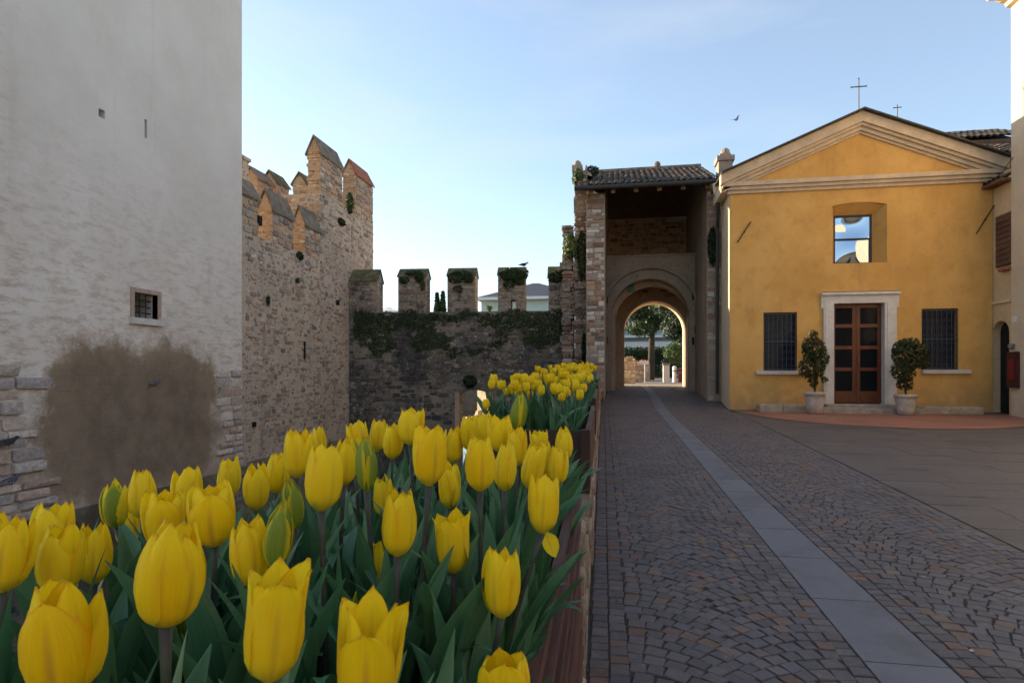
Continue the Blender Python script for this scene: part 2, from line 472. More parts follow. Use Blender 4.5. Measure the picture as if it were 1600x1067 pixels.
M['planter_wood'] = make_wood('planter_stained_wood', (0.15, 0.06, 0.036), (0.07, 0.028, 0.02), 0.6, (14, 1.0, 14))
M['planter_dark'] = make_wood('planter_dark_wood', (0.032, 0.012, 0.012), (0.018, 0.008, 0.009), 0.55, (1.2, 14, 14))
M['old_wood'] = make_wood('old_gate_wood', (0.20, 0.115, 0.06), (0.11, 0.06, 0.032), 0.75)
M['shutter'] = make_wood('shutter_wood', (0.16, 0.085, 0.055), (0.10, 0.05, 0.034), 0.7, (2, 18, 18))
def make_glass(name, col, rough, metal, wav=0.0, wscale=3.0, spec=0.6):
    t = NT(name)
    nb = None
    if wav: nb = t.bump(t.noise(t.pos(), wscale, 2, 0.4), wav, 0.05)
    return t.done(col, rough, nb, spec, metal)
M['glass_dark'] = make_glass('dark_glass', (0.010, 0.012, 0.016), 0.10, 0.0, 0.12, 2.5, 0.07)
M['glass_blue'] = make_glass('blue_dark_glass', (0.014, 0.022, 0.040), 0.2, 0.0, 0, 3, 0.2)
M['glass_mirror'] = make_glass('mirroring_glass', (0.40, 0.47, 0.57), 0.02, 1.0, 0.06, 1.7)
M['grille'] = m_plain('blue_grey_iron', (0.045, 0.056, 0.08), 0.5, 0.25, 12, 0.05, 0.4)
M['tile'] = m_tone('clay_roof_tile', bump=0.5, scale=14, var=0.5, stain=(2.0, 0.5, 0.7, (0.05, 0.05, 0.04), 0.7))
M['gutter'] = m_plain('dark_metal_gutter', (0.035, 0.036, 0.036), 0.55, 0.25, 12, 0.05, 0.4)
M['terracotta'] = m_plain('terracotta_pot', (0.50, 0.45, 0.40), 0.9, 0.25, 7, 0.3, 0.15)
M['cobble'] = m_tone('porphyry_cobble', rough=0.62, bump=0.45, scale=38, var=0.30, spec=0.35, dist=0.006, stain=(1.1, 0.50, 0.66, (0.062, 0.056, 0.055), 0.5))
M['joint'] = m_plain('sand_joint', (0.085, 0.075, 0.07), 0.95, 0.4, 40, 0.5, 0.1)
M['strip'] = m_tone('grey_granite_slab', rough=0.6, bump=0.2, scale=60, var=0.16, spec=0.35, dist=0.004, stain=(2.0, 0.48, 0.66, (0.085, 0.083, 0.085), 0.55))
M['slab'] = m_tone('worn_paving_slab', rough=0.6, bump=0.25, scale=14, var=0.2, spec=0.35, dist=0.006, stain=(1.2, 0.48, 0.66, (0.062, 0.057, 0.057), 0.55))
def make_apron():
    t = NT('pink_brick_paving')
    p = t.pos()
    br = t.n('ShaderNodeTexBrick')
    br.inputs['Scale'].default_value = 1.0
    br.inputs['Brick Width'].default_value = 0.26; br.inputs['Row Height'].default_value = 0.13
    br.inputs['Mortar Size'].default_value = 0.006
    br.inputs['Color1'].default_value = (0.37, 0.165, 0.11, 1); br.inputs['Color2'].default_value = (0.32, 0.15, 0.105, 1); br.inputs['Mortar'].default_value = (0.14, 0.08, 0.065, 1)
    t.l(p, br.inputs['Vector'])
    c = t.mix(t.ramp(t.noise(p, 1.6, 6), 0.35, 0.7, 0, 0.6), br.outputs['Color'], (0.17, 0.105, 0.085))
    return t.done(c, 0.7, t.bump(br.outputs['Fac'], 0.2, -0.004), 0.3)
M['apron'] = make_apron()
M['ground'] = m_plain('dusty_ground', (0.16, 0.14, 0.115), 0.95, 0.3, 2, 0.3, 0.1)
M['road_far'] = m_plain('sunny_far_road', (0.26, 0.235, 0.20), 0.9, 0.2, 1.2, 0.2, 0.15)
def make_water():
    t = NT('moat_water')
    nb = t.bump(t.noise(t.mapped(t.pos(), (1.0, 0.6, 1)), 2.2, 3, 0.5), 0.06, 0.05)
    return t.done((0.012, 0.018, 0.014), 0.06, nb, 0.5)
M['water'] = make_water()
M['soil'] = m_plain('planting_soil', (0.045, 0.032, 0.024), 0.95, 0.45, 60, 0.9, 0.1, bdist=0.02)
M['parapet_stone'] = m_tone('parapet_stone', bump=0.7, scale=26, var=0.5)
M['parapet_core'] = m_plain('parapet_mortar', (0.22, 0.165, 0.12), 0.95, 0.35, 16, 0.7, 0.1, bdist=0.02)
def make_leafmat(name, trans=0.25, rough=0.5, spec=0.35, gain=1.0):
    t = NT(name)
    c = t.attr()
    if gain != 1.0: c = t.mix(1.0, c, (gain, gain, gain), 'MULTIPLY')
    t.done(c, rough, None, spec)
    tr = t.n('ShaderNodeBsdfTranslucent'); t.l(c, tr.inputs['Color'])
    mx = t.n('ShaderNodeMixShader'); mx.inputs[0].default_value = trans
    t.l(t.bsdf.outputs[0], mx.inputs[1]); t.l(tr.outputs[0], mx.inputs[2]); t.l(mx.outputs[0], t.out.inputs[0])
    return t.m
M['foliage'] = make_leafmat('foliage', 0.28)
M['bark'] = m_plain('bark', (0.11, 0.085, 0.065), 0.95, 0.4, 14, 0.7, 0.1, bdist=0.03)
M['white'] = m_plain('white_paint', (0.74, 0.73, 0.71), 0.7, 0.06, 3, 0.05)
M['pale_green'] = m_plain('pale_green_house_wall', (0.50, 0.60, 0.56), 0.85, 0.06, 2, 0.05)
M['hotel'] = m_plain('pale_blue_white_wall', (0.30, 0.37, 0.42), 0.85, 0.06, 2, 0.05)
M['slate'] = m_plain('slate_roof', (0.085, 0.09, 0.11), 0.7, 0.25, 8, 0.3)
M['red'] = m_plain('red_paint', (0.22, 0.022, 0.02), 0.5, 0.15, 10, 0.05)
M['board_red'] = m_plain('dark_red_board', (0.075, 0.018, 0.016), 0.5, 0.3, 10, 0.05)
M['green_metal'] = m_plain('green_enamel', (0.02, 0.13, 0.05), 0.4, 0.2, 10, 0.05)
M['grey_metal'] = m_plain('grey_metal', (0.22, 0.23, 0.24), 0.5, 0.2, 10, 0.05, 0.5, 0.5)
M['feather'] = m_tone('feather', rough=0.7, bump=0.15, scale=60, var=0.2, local=True)

# ------------------------------------------------------------------ masonry and foliage generators
def stone_piece(fmap, u0, u1, v0, v1, proud, tone, jit=0.12, sq=False):
    """an irregular eight-sided stone, sides going into the mortar and a bulging face"""
    w, h = u1 - u0, v1 - v0
    cu, cv = (u0 + u1) / 2, (v0 + v1) / 2
    base = [(-.5, -.28), (-.32, -.5), (.32, -.5), (.5, -.28), (.5, .28), (.32, .5), (-.32, .5), (-.5, .28)]
    if sq: base = [(-.5, -.40), (-.46, -.5), (.46, -.5), (.5, -.40), (.5, .40), (.46, .5), (-.46, .5), (-.5, .40)]
    o = [(cu + (a + U(-jit, jit) * .6) * w, cv + (b + U(-jit, jit)) * h) for a, b in base]
    inset = min(w, h) * (0.14 if not sq else .09)
    vs = [fmap(a, b, -0.02) for a, b in o]
    for a, b in o:
        da, db = cu - a, cv - b
        L = math.hypot(da, db) + 1e-6
        vs.append(fmap(a + da / L * inset, b + db / L * inset, proud * U(.75, 1.1)))
    vs.append(fmap(cu + U(-.1, .1) * w, cv + U(-.1, .1) * h, proud * U(1.05, 1.35)))
    fs = [(i, (i + 1) % 8, 8 + (i + 1) % 8, 8 + i) for i in range(8)] + [(8 + i, 8 + (i + 1) % 8, 16) for i in range(8)]
    return (vs, fs, tone)
def rubble(fmap, u0, u1, v0, v1, hmin, hmax, tones, proud=(0.012, 0.04), aspect=(1.0, 2.4), skip=0.1, gap=0.012, inside=None, wander=0.03, sq=False):
    """courses of stones over a stretch of wall; returns pieces"""
    out = []
    v = v0
    while v < v1 - hmin * .6:
        h = U(hmin, hmax)
        if v + h > v1: h = v1 - v
        u = u0 - U(0, hmax) * 0.3
        while u < u1:
            w = h * U(*aspect)
            a, b = max(u, u0), min(u + w, u1)
            if b - a > 0.03:
                dv = wander * noise.noise(Vector((u * 1.7, v * 2.1, 3.3)))
                sub = [(v, v + h)]
                if h > hmax * .75 and R() < .3: sub = [(v, v + h * U(.4, .6))]; sub.append((sub[0][1], v + h))
                for (p, q) in sub:
                    if R() < skip: continue
                    if inside and not inside((a + b) / 2, (p + q) / 2, b - a, q - p): continue
                    tn = random.choice(tones); k = U(.75, 1.2)
                    out.append(stone_piece(fmap, a + gap / 2, b - gap / 2, p + dv + gap / 2, q + dv - gap / 2, U(*proud), tuple(min(1, c * k) for c in tn), .12 if not sq else .05, sq))
            u += w
        v += h
    return out
def size_px(piece):
    ps = [proj(p) for p in piece[0]]
    if min(q[2] for q in ps) < .2: return 0
    xs = [q[0] for q in ps]; ys = [q[1] for q in ps]
    if max(xs) < 0 or min(xs) > 1600 or max(ys) < 0 or min(ys) > 1067: return 0
    return (max(xs) - min(xs)) * (max(ys) - min(ys))
def place_pieces(pieces, name, mat, parent, top=300, rest_name=None, hide=None, min_px=60):
    """the pieces that show largest become parts of their own, the rest one joined part"""
    def rank(p):
        s = size_px(p)
        if s and hide:
            c = proj(Vector(p[0][-1]))
            if hide(c[0], c[1]): s *= 0.01
        return s
    order = sorted(((rank(p), i) for i, p in enumerate(pieces)), reverse=True)
    single = {i for s, i in order[:top] if s > min_px}
    rest = MB()
    for i, p in enumerate(pieces):
        if i in single: MB().add(*p).build(name, mat, parent)
        else: rest.add(*p)
    if rest.v: stuff(rest.build(rest_name or name + '_work', mat, parent))
def map_x(X, sgn=1):      # wall face of constant X, u = Y, v = z, outward +X
    return lambda u, v, w: (X + sgn * w, u, v)
def map_y(Y):             # wall face of constant Y, u = X, v = z, outward -Y
    return lambda u, v, w: (u, Y - w, v)
T_CASTLE = [(.45, .38, .31), (.49, .42, .34), (.38, .30, .24), (.34, .26, .21), (.46, .34, .25), (.53, .48, .42), (.36, .32, .28), (.27, .22, .19), (.43, .28, .20)]
T_MOAT = [(.13, .115, .10), (.18, .165, .14), (.09, .085, .085), (.07, .07, .078), (.24, .22, .19), (.15, .11, .09), (.33, .31, .28)]
T_GATE = [(.42, .36, .30), (.36, .22, .16), (.50, .46, .41), (.30, .19, .14), (.45, .30, .20), (.34, .30, .27), (.55, .51, .46)]
T_RUIN = [(.33, .27, .22), (.25, .19, .15), (.42, .36, .30), (.20, .14, .11), (.37, .22, .15)]

def leaf_quads(mb, pos_fn, n, size, tones, flat=None):
    for _ in range(n):
        p = pos_fn()
        if p is None: continue
        p, nrm = p
        s = size * U(.6, 1.35)
        d = Vector((U(-1, 1), U(-1, 1), U(-1, 1)))
        if nrm is not None: d = d * .75 + nrm * 1.0
        d.normalize()
        a = d.cross(Vector((U(-1, 1), U(-1, 1), U(-1, 1)))).normalized()
        b = d.cross(a)
        tn = random.choice(tones); k = U(.65, 1.3)
        tn = tuple(c * k for c in tn)
        q = d * s * .22
        mb.add([p - a * s, p - b * s * .5 - q, p + a * s, p + b * s * .5 - q], [(0, 1, 2), (0, 2, 3)], tn)
def ball_leaf(c, r, flat=1.0):
    def f():
        while True:
            v = Vector((U(-1, 1), U(-1, 1), U(-1, 1)))
            if 0.02 < v.length <= 1: break
        L = v.length
        v = v / L * (L ** 0.45)
        return (Vector((c[0] + v.x * r[0], c[1] + v.y * r[1], c[2] + v.z * r[2])), v.normalized())
    return f
G_DARK = [(.020, .040, .014), (.030, .058, .018), (.014, .030, .012), (.040, .068, .022)]
G_MID = [(.045, .085, .022), (.065, .11, .028), (.030, .06, .018), (.085, .13, .035)]
G_LIT = [(.085, .14, .03), (.12, .18, .04), (.055, .10, .025)]

def grid_wall(name, mat, parent, us, vs, holes, fmap, thick):
    """a wall with rectangular openings that have real reveals"""
    us = sorted(set(us + [h[0] for h in holes] + [h[1] for h in holes]))
    vs = sorted(set(vs + [h[2] for h in holes] + [h[3] for h in holes]))
    nu, nv = len(us) - 1, len(vs) - 1
    def solid(i, j):
        if i < 0 or j < 0 or i >= nu or j >= nv: return False
        cu, cv = (us[i] + us[i + 1]) / 2, (vs[j] + vs[j + 1]) / 2
        return not any(h[0] < cu < h[1] and h[2] < cv < h[3] for h in holes)
    mb = MB()
    def quad(*p): mb.add([fmap(*q) for q in p], [(0, 1, 2, 3)])
    for i in range(nu):
        for j in range(nv):
            if not solid(i, j): continue
            a, b, c, d = us[i], us[i + 1], vs[j], vs[j + 1]
            quad((a, c, 0), (b, c, 0), (b, d, 0), (a, d, 0))
            quad((a, c, -thick), (a, d, -thick), (b, d, -thick), (b, c, -thick))
            if not solid(i - 1, j): quad((a, c, 0), (a, d, 0), (a, d, -thick), (a, c, -thick))
            if not solid(i + 1, j): quad((b, c, 0), (b, c, -thick), (b, d, -thick), (b, d, 0))
            if not solid(i, j - 1): quad((a, c, 0), (a, c, -thick), (b, c, -thick), (b, c, 0))
            if not solid(i, j + 1): quad((a, d, 0), (b, d, 0), (b, d, -thick), (a, d, -thick))
    return mb.build(name, mat, parent)
def arch_wall(mb, x0, x1, z0, z1, ax0, ax1, spring, rise, y0, y1, n=24, tone=(1, 1, 1)):
    """wall y0..y1 with an arched opening"""
    if ax0 > x0: mb.box(x0, ax0, y0, y1, z0, z1, tone)
    if ax1 < x1: mb.box(ax1, x1, y0, y1, z0, z1, tone)
    cx, hw = (ax0 + ax1) / 2, (ax1 - ax0) / 2
    pts = []
    for i in range(n + 1):
        a = math.pi * (1 - i / n)
        pts.append((cx + hw * math.cos(a), spring + rise * math.sin(a)))
    vs, fs = [], []
    for (x, z) in pts:
        vs += [(x, y0, z), (x, y0, z1), (x, y1, z), (x, y1, z1)]
    for i in range(n):
        a, b = i * 4, (i + 1) * 4
        fs += [(a, b, b + 1, a + 1), (b + 2, a + 2, a + 3, b + 3), (a, a + 2, b + 2, b), (a + 1, b + 1, b + 3, a + 3)]
    mb.add(vs, fs, tone)
    return pts
def arch_ring(mb, cx, spring, r0, r1, rise_k, y0, y1, n=24, tone=(1, 1, 1)):
    vs, fs = [], []
    for i in range(n + 1):
        a = math.pi * (1 - i / n)
        for r in (r0, r1):
            for y in (y0, y1):
                vs.append((cx + r * math.cos(a), y, spring + r * rise_k * math.sin(a)))
    for i in range(n):
        a, b = i * 4, (i + 1) * 4
        fs += [(a, b, b + 2, a + 2), (b + 1, a + 1, a + 3, b + 3), (a, a + 1, b + 1, b), (a + 2, b + 2, b + 3, a + 3)]
    mb.add(vs, fs, tone)

# ------------------------------------------------------------------ the setting: ground, moat, paving
mb = MB()
S = 900.0
WATER_Z = -0.70
for (xa, xb, yy0) in ((-1.1, S, 23.2), (-S, -1.1, 31.0)):
    mb.add([(xa, yy0, .79), (xb, yy0, .79), (xb, S, .79), (xa, S, .79)], [(0, 1, 2, 3)])
mb.add([(-S, 31, .79), (-1.1, 31, .79), (-1.1, 31, -1.2), (-S, 31, -1.2)], [(3, 2, 1, 0)])
mb.add([(-1.1, 23.2, .79), (-1.1, 31, .79), (-1.1, 31, -1.2), (-1.1, 23.2, -1.2)], [(0, 1, 2, 3)])
struct(mb.build('ground', M['ground']))
mb = MB()
mb.add([(-60, -40, WATER_Z), (0.5, -40, WATER_Z), (0.5, 40, WATER_Z), (-60, 40, WATER_Z)], [(0, 1, 2, 3)])
struct(mb.build('moat_water', M['water']))
# street bed: a strip of quads following the street profile, under cobbles and slabs
YS = [-6, -3, 0, 2, 4, 6, 8, 10, 12, 14, 15.3, 16.2, 17.2, 18.2, 20, 22.5, 23.25]
mb = MB()
vs, fs = [], []
for y in YS:
    xl = edge_x(y) - 0.25 if y < 17 else -0.6
    vs += [(xl, y, gz(y) - 0.007), (14.0, y, gz(y) - 0.007)]
for i in range(len(YS) - 1): fs.append((2 * i, 2 * i + 1, 2 * i + 3, 2 * i + 2))
mb.add(vs, fs)
pave = struct(mb.build('pavement', M['joint']))
# the side of the bridge towards the moat
mb = MB()
mb.box(-1.02, -0.3, -6, 17.2, WATER_Z - .4, -0.16)
struct(mb.build('bridge_footing', M['moat_mortar']))

def cobble_piece(cx, cy, lx, ly, ang, tone):
    ca, sa = math.cos(ang), math.sin(ang)
    def P(a, b, z): return (cx + a * ca - b * sa, cy + a * sa + b * ca, gz(cy + a * sa + b * ca) + z)
    hx, hy = lx / 2, ly / 2
    c4 = [(-hx, -hy), (hx, -hy), (hx, hy), (-hx, hy)]
    c4 = [(a + U(-.055, .055) * lx, b + U(-.07, .07) * ly) for a, b in c4]
    h = U(-.0015, .0025); tl = U(-.0015, .0015)
    vs = [P(a, b, -.02) for a, b in c4]
    vs += [P(a * .97, b * .97, h - .004) for a, b in c4]
    vs += [P(a * .91, b * .89, h + tl * (1 if a > 0 else -1)) for a, b in c4]
    fs = [(8, 9, 10, 11)]
    for k in range(4):
        k2 = (k + 1) % 4
        fs += [(k, k2, 4 + k2, 4 + k), (4 + k, 4 + k2, 8 + k2, 8 + k)]
    return (vs, fs, tone)
T_COB = [(.128, .114, .120), (.116, .105, .113), (.136, .119, .121), (.124, .108, .110), (.140, .117, .112), (.112, .105, .116), (.131, .115, .116), (.119, .106, .113)]
T_RUST = [(.185, .115, .085), (.18, .125, .095), (.165, .10, .08)]
def cob_tone():
    t = random.choice(T_RUST) if R() < .11 else random.choice(T_COB)
    k = U(.80, 1.16)
    return tuple(c * k for c in t)
cobs = []
def in_view(x, y):
    q = proj((x, y, gz(y)))
    return -50 < q[0] < 1760 and q[1] < 1180
def fan_section(xl, xr, y0, y1, straight_l, straight_r):
    p, A = 0.088, 0.24
    for side, k in (('l', straight_l), ('r', straight_r)):
        for c in range(k):
            y = y0
            while y < y1:
                ly = U(.068, .098) if k > 0 else .08
                w = .088
                x = (xl(y) + w * (c + .5) + .006) if side == 'l' else (xr(y) - w * (c + .5) - .004)
                if in_view(x, y): cobs.append(cobble_piece(x, y + ly / 2, w - .005, ly - .005, U(-.03, .04), cob_tone()))
                y += ly
    n = int((y1 - y0 + A) / p)
    for r in range(n):
        for half in (0, 1):
            yb = y0 - A + r * p
            a0 = xl(yb) + .088 * straight_l + .006; a1 = xr(yb) - .088 * straight_r - .006
            W = a1 - a0
            s = U(-.02, .01)
            while s < .5:
                slope = -A * 8 * s / W
                ang = math.atan(slope)
                la = U(.07, .10)
                ds = la * math.cos(ang) / W
                sm = s + ds / 2
                if sm > .515: break
                yy = yb + A * (1 - (2 * sm) ** 2) + U(-.006, .006)
                x = a0 + sm * W if half == 0 else a1 - sm * W
                an = math.atan(-A * 8 * sm / W) * (1 if half == 0 else -1)
                if y0 < yy < y1 and in_view(x, yy):
                    cobs.append(cobble_piece(x, yy, la - .004, p * math.cos(an) * 1.0 - .0015, an + U(-.05, .05), cob_tone()))
                s += ds
fan_section(edge_x, strip_l, 1.2, 17.1, 2, 1)
fan_section(lambda y: -.42, strip_l, 17.1, 23.2, 0, 1)
fan_section(strip_r, lambda y: 2.32, 17.1, 23.2, 2, 0)
fan_section(strip_r, lambda y: 2.64, 15.2, 17.1, 2, 0)
fan_section(strip_r, lambda y: SLAB_X - .0, 1.6, 15.2, 2, 1)
place_pieces(cobs, 'cobble', M['cobble'], pave, 300, 'far_cobbles', hide=lambda x, y: x < 930, min_px=50)
# straight courses of cobbles through the gate passage: the material takes over there
# granite wheel strip of slabs
y = 1.0
k = 0
while y < 22.4:
    L = U(.60, .72)
    y2 = min(y + L, 22.4)
    g = .004
    vs = []
    for yy in (y + g, y2 - g):
        for dz in (-.03, .0005):
            vs += [(strip_l(yy) + .001, yy, gz(yy) + dz), (strip_r(yy) - .001, yy, gz(yy) + dz)]
    vs2 = [vs[0], vs[1], vs[5], vs[4], vs[2], vs[3], vs[7], vs[6]]
    t = U(.9, 1.1)
    MB().add(vs2, [(0, 3, 2, 1), (4, 5, 6, 7), (0, 1, 5, 4), (1, 2, 6, 5), (2, 3, 7, 6), (3, 0, 4, 7)], (.150 * t, .156 * t, .174 * t)).build('stone_slab', M['strip'], pave)
    y += L
# worn slabs of the square at the right
y = 3.4
row = 0
while y < 15.7:
    L = U(.34, .42)
    y2 = min(y + L, 15.72)
    x = SLAB_X + .015 - U(0, .5) * (row % 2)
    while x < 8.6:
        w = U(.45, .85)
        a, b = max(x, SLAB_X + .012), min(x + w, 8.47)
        if b - a > .08:
            q = proj((a, y, gz(y)))
            if q[0] < 1720:
                h = U(-.002, .002); t = U(.94, 1.06); g = .0025
                tn = random.choice([(.112, .098, .096), (.108, .097, .097), (.117, .101, .096), (.104, .095, .095)])
                tn = tuple(c * t for c in tn)
                vs = [(a + g, y + g, gz(y) - .03), (b - g, y + g, gz(y) - .03), (b - g, y2 - g, gz(y2) - .03), (a + g, y2 - g, gz(y2) - .03),
                      (a + g, y + g, gz(y) + h), (b - g, y + g, gz(y) + h), (b - g, y2 - g, gz(y2) + h), (a + g, y2 - g, gz(y2) + h)]
                MB().add(vs, [(4, 5, 6, 7), (0, 1, 5, 4), (1, 2, 6, 5), (2, 3, 7, 6), (3, 0, 4, 7)], tn).build('paving_slab', M['slab'], pave)
        x += w
    y += L; row += 1
# half-round apron of pink brick before the church door
mb = MB()
cx, a, b = 5.72, 2.95, 3.55
vs = [(cx, 15.78, gz(15.3) + .006)]
n = 40
for i in range(n + 1):
    an = math.pi * i / n
    X, Y = cx + a * math.cos(an), 15.78 - b * math.sin(an)
    vs.append((X, Y, gz(min(Y, 15.3)) + .008))
vs[0] = (cx, 15.0, gz(15.0) + .008)
vs.append((cx + 2.9, 15.78, gz(15.3) + .008))
mb.add(vs, [(0, i + 1, i) for i in range(1, n + 1)] + [(0, 1, n + 1)])
struct(mb.build('door_apron', M['apron']))
# sunny road beyond the gate
mb = MB()
mb.add([(-1.05, 23.25, .80), (9, 23.25, .80), (9, 60, .80), (-1.05, 60, .80)], [(0, 1, 2, 3)])
struct(mb.build('far_road', M['road_far']))

# ------------------------------------------------------------------ castle tower (left)
tower = thing('castle_tower', 'tall grey rendered castle tower with bare brown patch and barred window', 'tower', (TOWER_X - 3, 8, WATER_Z))
TY0, TY1 = 2.0, on_x(378, 400, TOWER_X).y
wn_a, wn_b = on_x(209, 456, TOWER_X), on_x(246, 500, TOWER_X)
hl_a, hl_b = on_x(154, 169, TOWER_X), on_x(164, 187, TOWER_X)
sl_a, sl_b = on_x(226, 186, TOWER_X), on_x(230, 217, TOWER_X)
holes = [(wn_a.y, wn_b.y, wn_b.z, wn_a.z), (hl_a.y, hl_b.y, hl_b.z, hl_a.z), (sl_a.y, sl_b.y, sl_b.z, sl_a.z)]
grid_wall('wall', M['tower'], tower, [TY0, TY1], [WATER_Z + .02, 17.0], holes, map_x(TOWER_X), 0.55)
MB().box(TOWER_X - 6.0, TOWER_X - .56, TY0 + .01, TY1 - .002, WATER_Z - .3, 16.9).build('core', M['castle_mortar'], tower)
mbf = MB()
mbf.add([(TOWER_X, TY0, .1), (TOWER_X, TY1, .1), (TOWER_X + .07, TY1 + .10, WATER_Z - .05), (TOWER_X + .07, TY0, WATER_Z - .05), (TOWER_X - .3, TY1 + .0, .1), (TOWER_X - .3, TY1 + .10, WATER_Z - .05)],
        [(0, 3, 2, 1), (1, 2, 5, 4)])
mbf.build('sloping_base', M['tower'], tower)
win = MB()
g = 0.075
y0, y1, z0, z1 = wn_a.y, wn_b.y, wn_b.z, wn_a.z
for b in ((y0 - g, y0, z0, z1 + g), (y1, y1 + g, z0, z1 + g), (y0, y1, z1, z1 + g)):
    win.box(TOWER_X - .10, TOWER_X + .018, b[0], b[1], b[2], b[3])
wfr = win.build('window', m_plain('pink_stone_frame', (.42, .31, .25), .9, .2, 12, .3), tower)
MB().box(TOWER_X - .2, TOWER_X + .07, y0 - .10, y1 + .10, z0 - .11, z0 - .001).build('sill', M['sill'], wfr)
for k in range(1, 4):
    yy = lerp(y0, y1, k / 4)
    MB().tube([(TOWER_X - .12, yy, z0), (TOWER_X - .12, yy, z1)], .011, 6).build('bar', M['iron'], wfr)
for k in range(1, 4):
    zz = lerp(z0, z1, k / 4)
    MB().tube([(TOWER_X - .135, y0, zz), (TOWER_X - .135, y1, zz)], .011, 6).build('bar', M['iron'], wfr)
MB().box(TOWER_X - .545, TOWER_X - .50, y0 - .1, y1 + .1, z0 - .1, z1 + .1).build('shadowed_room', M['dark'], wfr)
T_QUOIN = [(.58, .51, .45), (.58, .47, .40), (.52, .49, .46), (.50, .40, .34), (.62, .57, .51), (.46, .43, .42)]
def quoins(pxa, pxb, tooth, top, n_rows, seed):
    random.seed(seed)
    z = WATER_Z + .02
    ya, yb = on_x(pxa, 700, TOWER_X).y, on_x(pxb, 700, TOWER_X).y
    row = 0
    while z < top:
        h = U(.11, .21)
        off = .20 * max(0, (.1 - z) / .8) if z < .1 else 0
        L = U(.45, 1.0) * (yb - ya)
        if tooth == 'right': segs = [ya - .3, ya + L * .55, ya + L]
        else: segs = [yb - L, yb - L * .45, yb]
        for a, b in zip(segs[:-1], segs[1:]):
            if b - a < .08: continue
            tn = random.choice(T_QUOIN); k = U(.8, 1.1)
            def fm(u, v, w, off=off): return (TOWER_X + .07 * max(0, (.1 - v) / .8) + w, u, v)
            pc = stone_piece(fm, a + .012, b - .012, z + .012, z + h - .012, U(.02, .06), tuple(c * k for c in tn), .06, True)
            MB().add(*pc).build('quoin_stone', M['castle_stone'], tower)
        z += h
        row += 1
quoins(-60, 95, 'right', on_x(40, 578, TOWER_X).z + .03, 12, 3)
quoins(332, 377, 'left', on_x(360, 580, TOWER_X).z + .02, 12, 5)
random.seed(21)

# ------------------------------------------------------------------ castle curtain wall with merlons
castle = thing('castle_wall', 'tall rubble stone castle wall with roofed merlons running behind the grey tower', 'wall', (CASTLE_X, 15, WATER_Z))
def Yx(px, X=CASTLE_X): return on_x(px, 400, X).y
CY0, CYT, CY1 = 12.2, Yx(500), Yx(583)
BODY_Z, TUR_Z = 4.48, 6.35
MB().box(CASTLE_X - 1.2, CASTLE_X, CY0, CYT, WATER_Z - .3, BODY_Z).build('wall', M['castle_mortar'], castle)
MB().box(CASTLE_X - 1.6, CASTLE_X, CYT, CY1, WATER_Z - .3, TUR_Z).build('turret_wall', M['castle_mortar'], castle)
stones = rubble(map_x(CASTLE_X), CY0 + .2, CYT, WATER_Z + .3, BODY_Z, .06, .15, T_CASTLE, (0.002, .022), skip=.52)
stones += rubble(map_x(CASTLE_X), CYT, Yx(548), WATER_Z + .3, TUR_Z, .06, .15, T_CASTLE, (0.002, .022), skip=.60)
stones += rubble(map_x(CASTLE_X), Yx(548), CY1, 3.2, TUR_Z, .09, .2, T_CASTLE, (0.004, .02), skip=.35)
def rough_stack(m, x0, x1, y0, y1, z0, z1, j, course=(.07, .16)):
    z = z0
    while z < z1:
        h = min(U(*course), z1 - z)
        if z1 - z - h < .04: h = z1 - z
        m.box(x0 + U(-j, j), x1 + U(-j, 0) * .6, y0 + U(-j, j), y1 + U(-j, j), z, z + h - .0005)
        z += h
    return m
def merlon(parent, y0, y1, X, th, z0, ze, zr, cap, pieces, tones=T_CASTLE, body=None):
    m = rough_stack(MB(), X - th, X, y0, y1, z0 - .02, ze, .022)
    # gable ends
    xm = X - th / 2
    m.prism_y([(X - th, ze), (X, ze), (xm, zr - .03)], y0, y1)
    o = m.build('merlon', body or M['merlon_glow_brick'], parent)
    c = MB()
    ov = .05
    for s in (1, -1):
        xe = xm + s * (th / 2 + ov)
        ze2 = ze - ov * (zr - ze) / (th / 2)
        c.add([(xm, y0 - ov, zr), (xm, y1 + ov, zr), (xe, y1 + ov, ze2), (xe, y0 - ov, ze2),
               (xm, y0 - ov, zr + .06), (xm, y1 + ov, zr + .06), (xe, y1 + ov, ze2 + .05), (xe, y0 - ov, ze2 + .05)],
              [(0, 1, 2, 3), (4, 5, 6, 7), (0, 3, 7, 4), (1, 2, 6, 5), (2, 3, 7, 6)])
    c.build('cap', cap, o)
    pieces += rubble(map_x(X), y0 + .01, y1 - .01, z0, ze - .02, .09, .2, tones, (.006, .025), skip=.12)
    fm = lambda u, v, w: (u, y0 - w, v)
    pieces += rubble(fm, X - th + .01, X - .01, z0, ze, .07, .13, [(.56, .39, .23), (.58, .44, .28), (.50, .31, .18), (.56, .46, .34)], (.004, .014), aspect=(1.4, 2.6), skip=.05)  # near-end stones tinted orange for the sunlight bounced between merlons
    return o
def mz(px, py, X=CASTLE_X): return on_x(px, py, X).z
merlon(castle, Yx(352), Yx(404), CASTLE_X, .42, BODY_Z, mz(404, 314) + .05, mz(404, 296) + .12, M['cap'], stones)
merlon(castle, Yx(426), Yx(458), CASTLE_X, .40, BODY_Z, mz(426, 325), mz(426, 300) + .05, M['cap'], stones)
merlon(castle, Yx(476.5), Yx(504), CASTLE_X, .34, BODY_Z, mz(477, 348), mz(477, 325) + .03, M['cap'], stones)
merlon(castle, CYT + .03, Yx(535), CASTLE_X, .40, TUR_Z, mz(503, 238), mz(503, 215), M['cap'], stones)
merlon(castle, Yx(556), CY1 - .01, CASTLE_X, .45, TUR_Z, mz(556, 270), mz(556, 250), M['cap_brick'], stones)
